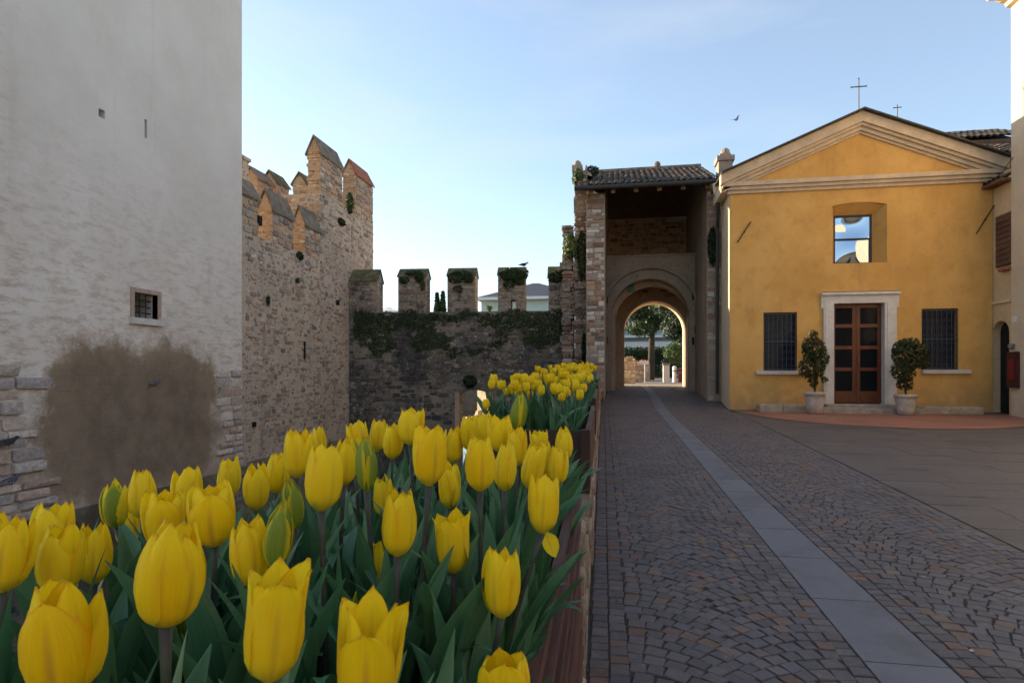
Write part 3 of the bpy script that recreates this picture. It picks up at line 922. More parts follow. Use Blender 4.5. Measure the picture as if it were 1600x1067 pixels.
# turret near face (above the lower wall), bounced warm light put into its stones
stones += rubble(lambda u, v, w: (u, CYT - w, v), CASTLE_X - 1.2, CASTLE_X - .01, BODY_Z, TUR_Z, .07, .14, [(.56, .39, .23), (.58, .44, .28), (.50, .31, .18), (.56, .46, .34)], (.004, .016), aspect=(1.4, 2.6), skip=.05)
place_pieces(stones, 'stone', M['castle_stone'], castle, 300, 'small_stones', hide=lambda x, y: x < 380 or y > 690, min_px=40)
# merlons of the wall on the far side of the castle yard
RX = -10.6
rear = thing('inner_castle_wall', 'far castle wall whose roofed merlons rise behind the nearer merlons', 'wall', (RX, 16, WATER_Z))
def rY(px): return on_x(px, 300, RX).y
def rz(px, py): return on_x(px, py, RX).z
MB().box(RX - .9, RX, 14.0, rY(486) + .4, WATER_Z, 4.9).build('wall', M['castle_mortar'], rear)
rst = []
merlon(rear, rY(403), rY(427), RX, .5, 4.9, rz(404, 278), rz(404, 262), M['cap'], rst)
merlon(rear, rY(432), rY(452), RX, .5, 4.9, rz(440, 288), rz(440, 272), M['cap_moss'], rst)
merlon(rear, rY(478), rY(492), RX, .5, 4.9, rz(478, 286), rz(478, 270), M['cap_moss'], rst)
m = MB(); q = rY(382)
m.box(RX - .35, RX, q - .22, q + .2, 4.9, rz(382, 250)); m.box(RX - .4, RX + .05, q - .27, q + .25, rz(382, 250), rz(382, 245))
m.build('chimney', M['castle_mortar'], rear)
place_pieces(rst, 'stone', M['castle_stone'], rear, 120, 'small_stones', min_px=40)

# ------------------------------------------------------------------ dark crenellated wall across the moat
A2, B2 = Vector((CASTLE_X + .02, Yx(545), 0)), Vector((-1.60, 18.25, 0))
dv = (B2 - A2); LW = dv.length; dv.normalize(); nv = Vector((dv.y, -dv.x, 0))
def fw(u, v, w):
    p = A2 + dv * u + nv * w; return (p.x, p.y, v)
def wu(px):                       # wall coordinate under a picture column
    r = ray(px, 500)
    # solve (A2 + dv*u) x r = 0
    return (A2.y * r.x - A2.x * r.y) / (dv.x * r.y - dv.y * r.x)
def wz(px, py):
    p = A2 + dv * wu(px); r = ray(px, py); return CAMZ + r.z * (p.y / r.y)
moatw = thing('moat_wall', 'low dark mossy wall with five square merlons crossing the moat to the gate', 'wall', (-5, 18, WATER_Z))
WB = wz(700, 487)
TH = .62
op_u0, op_u1, op_top, op_bot = wu(718), wu(764), wz(740, 600), WATER_Z - .1
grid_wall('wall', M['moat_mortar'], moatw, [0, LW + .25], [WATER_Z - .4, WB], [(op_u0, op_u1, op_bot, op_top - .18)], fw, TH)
# rounded head of the water gate
m = MB()
n = 10
uc, hw = (op_u0 + op_u1) / 2, (op_u1 - op_u0) / 2
for i in range(n):
    a, b = math.pi * (1 - i / n), math.pi * (1 - (i + 1) / n)
    u1, u2 = uc + hw * math.cos(a), uc + hw * math.cos(b)
    v1, v2 = op_top - .36 + .18 * math.sin(a), op_top - .36 + .18 * math.sin(b)
    m.add([fw(u1, v1, -.01), fw(u2, v2, -.01), fw(u2, op_top - .17, -.01), fw(u1, op_top - .17, -.01), fw(u1, v1, -TH), fw(u2, v2, -TH)], [(0, 1, 2, 3), (0, 4, 5, 1)])
m.build('arch_head', M['moat_mortar'], moatw)
m = MB()
for s0, s1 in ((op_u0 - .14, op_u0 - .005), (op_u1 + .005, op_u1 + .14)):
    m.add([fw(s0, op_bot, .03), fw(s1, op_bot, .03), fw(s1, op_top - .25, .03), fw(s0, op_top - .25, .03), fw(s0, op_bot, -.02), fw(s1, op_bot, -.02), fw(s1, op_top - .25, -.02), fw(s0, op_top - .25, -.02)],
          [(0, 1, 2, 3), (0, 3, 7, 4), (1, 5, 6, 2), (3, 2, 6, 7)])
m.build('arch_jamb', M['brown_wall'], moatw)
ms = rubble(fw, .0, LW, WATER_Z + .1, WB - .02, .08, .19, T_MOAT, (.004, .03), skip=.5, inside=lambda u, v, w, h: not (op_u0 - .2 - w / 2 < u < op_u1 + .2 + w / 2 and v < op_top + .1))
def wmerlon(u0, u1, ridge, eave, cap, slit=None):
    m = MB()
    vs = [fw(u0, WB - .02, 0), fw(u1, WB - .02, 0), fw(u1, WB - .02, -TH), fw(u0, WB - .02, -TH), fw(u0, eave, 0), fw(u1, eave, 0), fw(u1, eave, -TH), fw(u0, eave, -TH), fw(u0, ridge - .03, -TH / 2), fw(u1, ridge - .03, -TH / 2)]
    if slit is None:
        m.add(vs, [(0, 1, 5, 4), (1, 2, 6, 9, 5), (2, 3, 7, 6), (3, 0, 4, 8, 7), (4, 5, 9, 8), (6, 7, 8, 9)])
        o = m.build('merlon', M['moat_merlon'], moatw)
    else:
        o = grid_wall('merlon', M['moat_merlon'], moatw, [u0, u1], [WB - .02, eave], [slit], fw, TH)
        m.add(vs, [(4, 5, 9, 8), (6, 7, 8, 9), (5, 6, 9), (4, 8, 7)])
        m.build('merlon_gable', M['moat_mortar'], o)
    c = MB()
    ov = .03
    for (w0, w1, z0, z1) in ((.03, -TH / 2, eave - .03, ridge), (-TH - .03, -TH / 2, eave - .03, ridge)):
        c.add([fw(u0 - ov, z0, w0), fw(u1 + ov, z0, w0), fw(u1 + ov, z1, w1), fw(u0 - ov, z1, w1), fw(u0 - ov, z0 + .05, w0), fw(u1 + ov, z0 + .05, w0), fw(u1 + ov, z1 + .05, w1), fw(u0 - ov, z1 + .05, w1)],
              [(0, 1, 2, 3), (4, 5, 6, 7), (0, 1, 5, 4), (1, 2, 6, 5), (3, 0, 4, 7)])
    c.build('cap', cap, o)
    global ms
    ms += rubble(fw, u0 + .01, u1 - .01, WB, eave - .03, .09, .2, [(.27, .23, .19), (.34, .30, .25), (.20, .16, .13), (.33, .23, .17), (.42, .38, .33)], (.006, .03), skip=.3,
                 inside=(None if slit is None else (lambda a, b, w, h: not (slit[0] - .02 - w / 2 < a < slit[1] + .02 + w / 2 and slit[2] - h / 2 < b < slit[3] + h / 2))))
    # end face, sunlight bounced from the next merlon put into paler stones
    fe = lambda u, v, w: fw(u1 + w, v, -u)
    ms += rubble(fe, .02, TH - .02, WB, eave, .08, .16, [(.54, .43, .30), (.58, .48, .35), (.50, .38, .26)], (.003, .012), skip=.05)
RID = wz(570, 421)
EAV = wz(570, 439)
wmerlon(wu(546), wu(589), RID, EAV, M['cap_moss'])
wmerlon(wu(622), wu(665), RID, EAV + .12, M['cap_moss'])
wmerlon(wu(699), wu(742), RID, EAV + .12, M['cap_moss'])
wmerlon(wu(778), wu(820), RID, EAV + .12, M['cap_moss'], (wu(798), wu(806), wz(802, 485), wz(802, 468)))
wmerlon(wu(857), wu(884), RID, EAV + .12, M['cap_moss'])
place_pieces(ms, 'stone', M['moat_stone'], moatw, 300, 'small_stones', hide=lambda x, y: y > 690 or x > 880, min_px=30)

# ivy on the wall: a dark mat below the merlons and tufts on them
def ivy(name, label, pos, n, size, tones, org):
    m = MB()
    leaf_quads(m, pos, n, size, tones)
    o = m.build(name, M['foliage'], None, origin=org)
    return tag(o, label, 'ivy')
NW = Vector((nv.x, nv.y, 0)) * 1.4
def wall_pos(u0, u1, v0, v1, thr, sc=1.0, droop=None, wmax=.16):
    def f():
        u, v = U(u0, u1), U(v0, v1)
        if v > v1 - .10 + .17 * noise.noise(Vector((u * 2.3, 7.7, 0))): return None
        k = noise.fractal(Vector((u * .9 * sc, v * 1.3 * sc, 4.1)), .8, 2.1, 4)
        edge = min((v - v0) / (v1 - v0) * 2.2, 1) * .7 - .35
        edge += .22 if v > v1 - .5 else 0
        if k + edge < thr: return None
        d = max(0.0, min(1, (k + edge - thr) * 1.6))
        return (Vector(fw(u, v, U(.0, .03 + wmax * d))), NW)
    return f
ivy('ivy_mat', 'broad dark ivy mat hanging under the merlons of the dark moat wall', wall_pos(0.15, LW, WB - 1.55, WB + .08, .11, wmax=.06), 15000, .034, G_DARK + G_MID[:1], fw(3, WB - 1, 0))
def merlon_ivy(label, blobs):
    m = MB()
    for (px, py, rx, ry, n) in blobs:
        k = 19.2 / FOC
        c = fw(wu(px), wz(px, py), .03)
        leaf_quads(m, ball_leaf(c, (rx * k, .09, ry * k)), n, .036, G_DARK + G_MID[:2])
    q = fw(wu(blobs[0][0]), wz(blobs[0][0], blobs[0][1]) - .3, .03)
    return tag(m.build('ivy', M['foliage'], None, origin=q), label, 'ivy')
merlon_ivy('ivy trails on the second merlon from the castle', [(632, 438, 8, 6, 240), (655, 432, 7, 10, 330), (661, 446, 4, 9, 160), (645, 427, 12, 4, 160)])
merlon_ivy('ivy tuft on the middle merlon of the moat wall', [(712, 434, 13, 9, 480), (732, 436, 9, 7, 240), (716, 452, 8, 6, 170), (722, 428, 18, 5, 260)])
merlon_ivy('thick ivy cushion covering the merlon with the slit', [(800, 430, 21, 11, 1100), (812, 437, 10, 9, 300), (795, 445, 9, 9, 300), (822, 428, 4, 7, 90)])
merlon_ivy('ivy tuft on the merlon against the gatehouse', [(870, 432, 11, 10, 420), (861, 434, 6, 7, 140)])
# plants on the castle wall
def spot_ivy(label, c, r, n, tones, size=.045):
    m = MB(); leaf_quads(m, ball_leaf(c, r), n, size, tones)
    return tag(m.build('wall_plant', M['foliage'], None, origin=(c[0], c[1], c[2] - r[2])), label, 'plant')
c = on_x(545, 318, CASTLE_X); spot_ivy('dark plant growing high between the two tall merlons', (c.x + .03, c.y, c.z), (.10, .20, .34), 420, G_DARK)
c = on_x(532, 347, CASTLE_X); spot_ivy('dark plant on the castle wall below the tallest merlon', (c.x + .03, c.y, c.z), (.07, .22, .11), 200, G_DARK)
c = on_x(467, 400, CASTLE_X); spot_ivy('small dark plant under the third castle merlon', (c.x + .03, c.y, c.z), (.05, .15, .11), 130, G_DARK)
c = on_x(417, 470, CASTLE_X); spot_ivy('little dark plant low on the castle wall beside the tower', (c.x + .03, c.y, c.z), (.04, .06, .11), 70, G_DARK)
c = on_x(463, 438, CASTLE_X); spot_ivy('small dark plant midway down the castle wall', (c.x + .03, c.y, c.z), (.03, .08, .06), 50, G_DARK)
p = fw(wu(735), wz(735, 596), .05); spot_ivy('dark fern growing just above the water gate', p, (.22, .1, .2), 300, G_DARK)
# small square holes in the castle wall
for (px, py, w, h, lab) in ((527, 473, .16, .14, 'hole'), (405, 345, .14, .22, 'hole'), (475, 548, .05, .5, 'slit'), (396, 663, .12, .12, 'hole')):
    c = on_x(px, py, CASTLE_X)
    MB().box(c.x - .1, c.x + .036, c.y - w / 2, c.y + w / 2, c.z - h / 2, c.z + h / 2).build('wall_' + lab, M['dark'], castle)

# ------------------------------------------------------------------ gatehouse
random.seed(33)
GY, GB = 17.3, 22.5
gate = thing('gatehouse', 'brick and stone town gatehouse with open loggia and tiled roof beside the ochre church', 'gatehouse', (1, 19, .6))
XL0, XL1, XR0, XR1 = -.95, -.43, 2.33, 2.66
ZE = 6.38
lp = MB().box(XL0, XL1, GY, GB + .6, .2, ZE - .02).build('left_pier', M['gate_mortar'], gate)
rp = MB().box(XR0, XR1 + 1.0, GY, GB + .6, .2, ZE - .02).build('right_pier', M['gate_plaster'], gate)
gs = rubble(map_y(GY), XL0 + .01, XL1 - .01, gz(GY), ZE - .05, .055, .17, T_GATE + [(.62, .58, .52), (.26, .16, .12), (.20, .17, .15)], (.004, .03), aspect=(.9, 2.6), skip=.03, wander=.012, sq=True)
# alternating quoins on both edges of the left pier
gs2 = rubble(map_y(GY), XR0 + .01, XR1 + .2, gz(GY) + 1.9, ZE - .05, .09, .2, T_GATE, (.006, .022), aspect=(1.1, 2.2), skip=.1, wander=.012, sq=True)
gs2 += rubble(map_y(GY), XR0 + .01, XR1 + .2, gz(GY), gz(GY) + 1.9, .1, .25, [(.42, .37, .31), (.48, .43, .36), (.36, .30, .25)], (.004, .015), skip=.55)
place_pieces(gs, 'stone', M['castle_stone'], lp, 200, 'small_stones', min_px=18)
place_pieces(gs2, 'stone', M['castle_stone'], rp, 150, 'small_stones', min_px=18)
# recessed front wall with the drawbridge arch, its top a ledge
AY = 19.9
ZL = 5.02
m = MB()
arch_wall(m, XL1 + .002, XR0 - .002, .3, ZL, -.30, 2.14, 3.08, 1.22, AY, AY + .45)
fa = m.build('arch_wall', M['gate_plaster'], gate)
m = MB(); arch_ring(m, .92, 3.08, 1.225, 1.40, 1.0, AY - .05, AY + .02); m.build('arch_ring', M['gate_plaster'], fa)
m = MB(); arch_ring(m, .92, 3.2, 1.45, 1.56, .98, AY - .13, AY + .02); m.build('arch_ring', M['gate_plaster'], fa)
m = MB(); m.box(XL1 + .003, XR0 - .003, AY - .04, AY + .47, ZL, ZL + .05); m.build('ledge', M['gate_mortar'], fa)
# second, inner leaf of the arch and left jamb step
m = MB()
arch_wall(m, XL1 + .002, XR0 - .002, .3, ZL - .3, -.16, 2.22, 3.0, 1.15, AY + .452, AY + .9)
m.build('inner_arch', M['brown_wall'], gate)
# back wall with the far arch
m = MB()
arch_wall(m, XL1 + .002, XR0 - .002, .4, ZE + .9, .13, 2.31, 2.80, 1.07, GB, GB + .42)
bw = m.build('back_wall', M['brown_wall'], gate)
m = MB(); arch_ring(m, 1.22, 2.80, 1.093, 1.26, 1.0, GB - .03, GB + .02); m.build('arch_ring', M['gate_plaster'], bw)
# reveal of the outer arch, its sunlit glow put into the pale colour
m = MB()
arch_wall(m, XL1 + .002, XR0 - .002, .4, ZE, .15, 2.29, 2.80, 1.06, GB + .421, GB + 1.0)
m.build('outer_arch', m_plain('lit_reveal_stone', (.62, .50, .34), .85, .15, 5, .3), gate)
# segmental relieving arch high on the back wall
m = MB(); arch_ring(m, 1.05, 5.38, 1.0, 1.13, .48, GB - .14, GB + .01); m.build('relieving_arch', M['gate_mortar'], bw)
bst = rubble(map_y(GB), XL1 + .05, XR0 - .05, 4.0, ZE + .5, .09, .2, [(.26, .17, .12), (.30, .20, .14), (.20, .13, .10), (.34, .25, .18)], (.003, .012), skip=.45, inside=lambda u, v, w, h: math.hypot(u - 1.22, v - 2.8) > 1.35)
place_pieces(bst, 'stone', M['castle_stone'], bw, 80, 'small_stones', min_px=25)
# holes for the drawbridge chains
for px, py in ((1083, 462), (1083, 533), (1087, 515), (948, 468), (948, 532)):
    c = on_y(px, py, AY)
    MB().box(c.x - .035, c.x + .035, AY - .012, AY + .05, c.z - .12, c.z + .12).build('chain_slot', M['dark'], fa)
# open door leaf of vertical planks against the left wall
lf = thing('gate_leaf', 'tall open plank gate leaf standing against the left passage wall', 'gate', (-.2, 21, gz(21)))
yy = 20.9
while yy < 22.42:
    w = .19
    MB().box(-.30, -.23, yy + .006, yy + w - .006, gz(21) + .03, 3.2).build('plank', M['old_wood'], lf)
    yy += w
for z in (1.2, 2.5): MB().box(-.228, -.19, 20.92, 22.4, z, z + .12).build('crossbar', M['iron'], lf)
# roof
EY, RY = 16.92, 20.75
RX0, RX1 = -1.22, 2.60
ZR = 7.98
sl = (ZR - ZE) / (RY - EY)
m = MB()
m.add([(RX0, EY, ZE), (RX1, EY, ZE), (RX1, RY, ZR), (RX0, RY, ZR), (RX0, EY, ZE + .05), (RX1, EY, ZE + .05), (RX1, RY, ZR + .05), (RX0, RY, ZR + .05),
       (RX0, GB + .8, ZE), (RX1, GB + .8, ZE), (RX1, GB + .8, ZE + .05), (RX0, GB + .8, ZE + .05)],
      [(3, 2, 1, 0), (4, 5, 6, 7), (0, 1, 5, 4), (3, 0, 4, 7), (1, 2, 6, 5), (8, 9, 2, 3), (7, 6, 10, 11)])
roof = m.build('roof', M['old_wood'], gate)
def tile_mesh(name, w, L):
    m = MB(); n = 6
    vs, fs = [], []
    for j in range(2):
        for lay in (0, 1):
            for i in range(n + 1):
                a = math.pi * i / n
                r = w * (.54 if j == 0 else .46) - lay * .014
                vs.append((-math.cos(a) * r, j * L, math.sin(a) * r * .75 - (.0 if j == 0 else .012)))
    k = n + 1
    for i in range(n):
        fs.append((i, i + 1, 2 * k + i + 1, 2 * k + i))
        fs.append((k + i + 1, k + i, 3 * k + i, 3 * k + i + 1))
        fs.append((k + i, k + i + 1, i + 1, i))
    return vs, fs
TILE_T = [(.115, .095, .075), (.15, .105, .075), (.09, .085, .072), (.17, .12, .09), (.075, .075, .065)]
tile_meshes = []
for k in range(6):
    vs, fs = tile_mesh('roof_tile', .165, .46)
    tile_meshes.append(MB().add(vs, fs, TILE_T[k % 5]).mesh('roof_tile', M['tile']))
def lay_tiles(parent, x0, x1, ey, ez, ry, rz_, ncol, nrow, org):
    ang = math.atan2(rz_ - ez, ry - ey)
    L = math.hypot(rz_ - ez, ry - ey)
    for i in range(ncol):
        for j in range(nrow):
            o = bpy.data.objects.new('roof_tile', random.choice(tile_meshes))
            COL.objects.link(o); o.parent = parent
            s = j / nrow * L - .02
            o.location = (x0 + (i + .5) * (x1 - x0) / ncol + U(-.008, .008) - org[0], ey + math.cos(ang) * s - org[1], ez + math.sin(ang) * s + .02 + U(0, .012) - org[2])
            o.rotation_euler = (ang, U(-.04, .04), U(-.035, .035))
            k = (x1 - x0) / ncol / .165
            o.scale = (k, L / nrow / .40, k)
lay_tiles(roof, RX0, RX1, EY - .04, ZE + .05, RY, ZR + .05, 23, 10, tuple(gate.location))
MB().tube([(RX0, RY, ZR + .07), (RX1, RY, ZR + .07)], .11, 10).build('ridge', M['cap'], roof)
MB().tube([(RX0 - .03, EY - .07, ZE + .02), (RX1 + .02, EY - .07, ZE + .02)], .065, 10).build('gutter', M['gutter'], roof)
for k in range(6):
    x = lerp(RX0 + .4, RX1 - .3, k / 5)
    MB().add([(x - .06, EY + .05, ZE - .13), (x + .06, EY + .05, ZE - .13), (x + .06, RY, ZR - .13), (x - .06, RY, ZR - .13), (x - .06, EY + .05, ZE - .002), (x + .06, EY + .05, ZE - .002), (x + .06, RY, ZR - .002), (x - .06, RY, ZR - .002)],
             [(0, 3, 2, 1), (0, 1, 5, 4), (1, 2, 6, 5), (3, 0, 4, 7)]).build('rafter', M['old_wood'], roof)
for (a_, b_, nm) in ((XL0, XL1, 'left'), (XR0, XR1 - .04, 'right')):
    MB().prism_x([(GY + .002, ZE - .019), (GB + .59, ZE - .019), (RY, ZR - .03)], a_ + .002, b_ - .002).build('side_gable', M['gate_plaster'], gate)
MB().lathe((on_y(1027, 262, RY).x, RY, ZR + .1), [(.05, 0), (.1, .06), (.11, .14), (.07, .22), (.0, .25)], 10).build('ridge_knob', M['cap'], roof)
# pillar stub standing on the right wall
c = on_y(1132, 270, 18.2)
m = MB()
m.box(c.x - .19, c.x + .19, 18.0, 18.5, ZE - .02, c.z + .28); m.box(c.x - .24, c.x + .24, 17.95, 18.55, c.z + .28, c.z + .42); m.box(c.x - .15, c.x + .15, 18.05, 18.4, c.z + .42, c.z + .5)
st = m.build('pillar_stub', M['gate_mortar'], gate)
MB().lathe((c.x + .02, 18.2, c.z + .5), [(.10, 0), (.13, .05), (.12, .13), (.05, .19), (0, .2)], 10).build('pillar_ball', M['gate_mortar'], st)
# overgrown broken wall at the gate's left
ruin = thing('ruined_wall', 'narrow broken stone wall with vines left of the gatehouse pier', 'wall', (-1.4, 18, 0))
rx0, rx1, rx2 = on_y(878, 400, 18.0).x, on_y(897, 300, 18.0).x, XL0 - .004
zt1, zt2 = on_y(885, 352, 18).z, on_y(905, 268, 18).z
m = MB()
rough_stack(m, rx1, rx2, 17.95, 19.0, WATER_Z, zt2, .06, (.10, .25))
rough_stack(m, rx0, rx1 - .06, 17.98, 19.0, WATER_Z, zt1, .06, (.10, .25))
m.build('wall', M['moat_merlon'], ruin)
rs = rubble(map_y(17.95), rx1, rx2, 0, zt2 - .05, .09, .2, T_RUIN, (.01, .06), skip=.1)
rs += rubble(map_y(17.98), rx0, rx1, 0, zt1 - .02, .09, .2, T_RUIN, (.01, .06), skip=.1)
place_pieces(rs, 'stone', M['castle_stone'], ruin, 200, 'small_stones', min_px=18)
c = on_y(905, 258, 18.2)
m = MB(); m.box(c.x - .2, c.x + .1, 18.0, 18.5, zt2, zt2 + .2); m.lathe((c.x - .05, 18.2, zt2 + .2), [(.1, 0), (.12, .06), (.1, .14), (.03, .19)], 9); m.build('broken_top', M['gate_mortar'], ruin)
m = MB(); m.add([(rx1 + .3, 17.9, zt2 - .12), (rx2 + .15, 17.9, zt2 - .2), (rx2 + .15, 18.8, zt2 - .1), (rx1 + .3, 18.8, zt2), (rx1 + .35, 18.0, zt2 + .2), (rx2 + .05, 18.0, zt2 + .05), (rx2 + .05, 18.7, zt2 + .15), (rx1 + .35, 18.7, zt2 + .25)],
                [(0, 1, 5, 4), (1, 2, 6, 5), (2, 3, 7, 6), (3, 0, 4, 7), (4, 5, 6, 7)]); m.build('broken_top', M['gate_mortar'], ruin)
def vine(label, px, py, Y, r, n, tones, size=.05):
    c = on_y(px, py, Y)
    m = MB(); leaf_quads(m, ball_leaf((c.x, c.y, c.z), r), n, size, tones)
    return tag(m.build('vine', M['foliage'], None, origin=(c.x, c.y, c.z - r[2])), label, 'vine')
vine('bright green vine bush spilling off the broken wall step', 891, 385, 17.9, (.22, .25, .36), 700, G_LIT)
vine('green vine at the very top of the broken wall', 903, 278, 17.9, (.17, .18, .28), 420, G_MID)
vine('dark creeper down the face of the broken wall', 909, 400, 17.88, (.14, .12, .75), 600, G_DARK)
vine('dark creeper low between broken wall and gate pier', 913, 545, 17.88, (.08, .1, .45), 300, G_DARK)
vine('dark weeds on the right gate pier beside the drainpipe', 1113, 385, 17.2, (.13, .06, .55), 380, G_DARK)
vine('leafy tuft on the broken wall cap by the roof', 925, 268, 18.1, (.2, .2, .16), 260, G_DARK)
# green lantern under the arch
c = on_y(986, 450, 20.3)
ln = thing('green_lantern', 'small green box lantern hanging under the left of the gate arch', 'lantern', (c.x, c.y, c.z))
MB().box(c.x - .10, c.x + .10, c.y - .06, c.y + .06, c.z - .14, c.z + .12).build('casing', M['green_metal'], ln)
MB().add([(c.x - .12, c.y - .08, c.z + .121), (c.x + .12, c.y - .08, c.z + .121), (c.x + .12, c.y + .08, c.z + .121), (c.x - .12, c.y + .08, c.z + .121), (c.x, c.y, c.z + .2)], [(0, 1, 4), (1, 2, 4), (2, 3, 4), (3, 0, 4), (3, 2, 1, 0)]).build('cover', M['iron'], ln)
MB().tube([(c.x, c.y, c.z + .19), (c.x, c.y, c.z + .5)], .012, 6).build('rod', M['iron'], ln)

# ------------------------------------------------------------------ ochre church
random.seed(44)
FY = 15.8
def F(px, py): 
    p = on_y(px, py, FY); return p.x, p.z
FX0, FX1 = 2.67, F(1551, 500)[0]
church = thing('church', 'small ochre church with pediment, wooden glazed door and cross on the gable', 'church', (5.6, FY, .38))
ZB, ZC = .2, 5.71
uw = (F(1300, 410)[0], F(1386, 410)[0], F(1340, 411)[1], F(1340, 316)[1])
dr = (F(1301.5, 550)[0], F(1381, 550)[0], .45, F(1340, 474)[1])
wl_ = (F(1193, 500)[0], F(1245.5, 500)[0], F(1220, 579)[1], F(1220, 488)[1])
wr_ = (F(1440, 500)[0], F(1497.5, 500)[0], F(1470, 577.5)[1], F(1470, 482)[1])
fac = grid_wall('facade', M['ochre'], church, [FX0, FX1], [ZB, ZC], [uw, dr, wl_, wr_], map_y(FY), .5)
# gable wall above
apx, apz = 5.63, 7.46
m = MB(); m.prism_y([(FX0, ZC + .002), (FX1, ZC + .002), (FX1 + .1, 6.15), (apx, apz - .1), (FX0 - .05, 6.1)], FY + .002, FY + .5); m.build('gable', M['ochre'], church)
# side walls and roof
MB().prism_z([(FX0, FY + .5), (FX0 - .0, FY + .501), (FX0 + .25, FY + 10), (FX0 + .75, FY + 10), (FX0 + .5, FY + .5)], ZB, 6.05).build('side_wall', M['cream_pale'], church)
MB().box(FX1 - .5, FX1 - .003, FY + .501, FY + 10, ZB, 6.05).build('side_wall', M['ochre'], church)
m = MB(); m.add([(FX0 - .004, FY - .001, ZB), (FX0 - .004, FY + .6, ZB), (FX0 - .004, FY + .6, 6.0), (FX0 - .004, FY - .001, 6.0)], [(0, 1, 2, 3)]); m.build('side_render', M['cream_pale'], church)
rxl, rzl, rxr, rzr = FX0 - .24, 6.14, FX1 + .22, 6.16
m = MB()
for (xa, za) in ((rxl, rzl), (rxr, rzr)):
    m.add([(xa, FY - .36, za + .035), (apx, FY - .36, apz + .035), (apx, FY + 10, apz + .035), (xa, FY + 10, za + .035), (xa, FY - .36, za + .07), (apx, FY - .36, apz + .075), (apx, FY + 10, apz + .075), (xa, FY + 10, za + .07)],
          [(0, 1, 2, 3), (4, 5, 6, 7), (0, 1, 5, 4), (3, 0, 4, 7)])
croof = m.build('roof', M['gutter'], church)
# raking cornice in stepped layers
def rake(layer_top, layer_bot, proj_, mat=M['cornice']):
    def off(p, d): return (p[0], p[1] - d)
    for s, (xa, za) in (('l', (rxl + (.24 - proj_), rzl + (.24 - proj_) * .48)), ('r', (rxr - (.24 - proj_), rzr + (.24 - proj_) * .48))):
        sl_ = (apz - rzl) / (apx - rxl) if s == 'l' else (apz - rzr) / (apx - rxr)
        zz = apz + sl_ * (xa - apx)
        poly = [(xa, zz - layer_bot + .012), (apx, apz - layer_bot + .012), (apx, apz - layer_top + .012), (xa, zz - layer_top + .012)]
        if s == 'l': poly = [(xa, zz - layer_bot), (apx, apz - layer_bot), (apx, apz - layer_top), (xa, zz - layer_top)]
        else: poly = [(apx, apz - layer_bot), (xa, zz - layer_bot), (xa, zz - layer_top), (apx, apz - layer_top)]
        MB().prism_y(poly, FY - proj_, FY + .001 + proj_ * .01).build('raking_cornice', mat, church)
rake(-.03, .21, .24); rake(.212, .28, .18); rake(.282, .37, .11); rake(.372, .43, .05)
for (za, zb, pj) in ((5.89, 5.99, .17), (5.81, 5.888, .11), (5.73, 5.808, .05)):
    MB().box(FX0 - pj, FX1 + pj, FY - pj, FY + .0, za, zb).build('cornice', M['cornice'], church)
MB().box(FX0 - .2, FX0 - .001, FY + .001, FY + 1.3, 5.79, 6.02).build('cornice', M['cream_pale'], church)
# apex cross
def cross(parent, base, h, w, r):
    x, y, z = base
    o = MB().tube([(x, y, z), (x, y, z + h)], r, 6).build('cross', M['iron'], parent)
    MB().tube([(x - w / 2, y, z + h * .76), (x + w / 2, y, z + h * .76)], r * .9, 6).build('cross_arm', M['iron'], o)
    for (a, b) in ((-w / 2, h * .76), (w / 2, h * .76), (0, h)):
        MB().lathe((x + a, y, z + b - r * 1.6), [(0, 0), (r * 1.7, r * 1.6), (0, r * 3.2)], 6).build('cross_tip', M['iron'], o)
cross(church, (apx - .04, FY - .1, apz + .05), .80, .33, .014)
# upper window: deep splayed recess
gx0, gx1, gz0, gz1 = F(1307.5, 0)[0] + .02, F(1366, 0)[0] + .06, uw[2] + .02, F(1340, 330)[1] - .02
wdw = MB()
wdw.add([(uw[0], FY + .003, uw[2]), (uw[1], FY + .003, uw[2]), (uw[1], FY + .003, uw[3]), (uw[0], FY + .003, uw[3]),
         (gx0, FY + .30, gz0), (gx1, FY + .30, gz0), (gx1, FY + .30, gz1), (gx0, FY + .30, gz1)],
        [(0, 1, 5, 4), (1, 2, 6, 5), (2, 3, 7, 6), (3, 0, 4, 7)])
wd = wdw.build('upper_window', M['ochre'], church)
m = MB()
for b in ((gx0, gx0 + .04, gz0, gz1), (gx1 - .04, gx1, gz0, gz1), (gx0 + .04, gx1 - .04, gz1 - .05, gz1), (gx0 + .04, gx1 - .04, gz0, gz0 + .04), (gx0 + .04, gx1 - .04, (gz0 + gz1) / 2, (gz0 + gz1) / 2 + .035)):
    m.box(b[0], b[1], FY + .302, FY + .36, b[2], b[3])
m.build('window_frame', M['iron'], wd)
zm = (gz0 + gz1) / 2
def bulged(x0, x1, z0, z1, y, amp, n=14):
    m = MB(); vs, fs = [], []
    for j in range(n + 1):
        for i in range(n + 1):
            a, b = i / n, j / n
            vs.append((lerp(x0, x1, a), y + amp * math.sin(math.pi * a) * math.sin(math.pi * b), lerp(z0, z1, b)))
    for j in range(n):
        for i in range(n):
            k = j * (n + 1) + i; fs.append((k, k + 1, k + n + 2, k + n + 1))
    return m.add(vs, fs)
bulged(gx0 + .03, gx1 - .03, zm + .03, gz1 - .04, FY + .33, .016).build('pane', M['glass_mirror'], wd, True)
bulged(gx0 + .03, gx1 - .03, gz0 + .03, zm + .005, FY + .35, -.014).build('pane', M['glass_mirror'], wd, True)
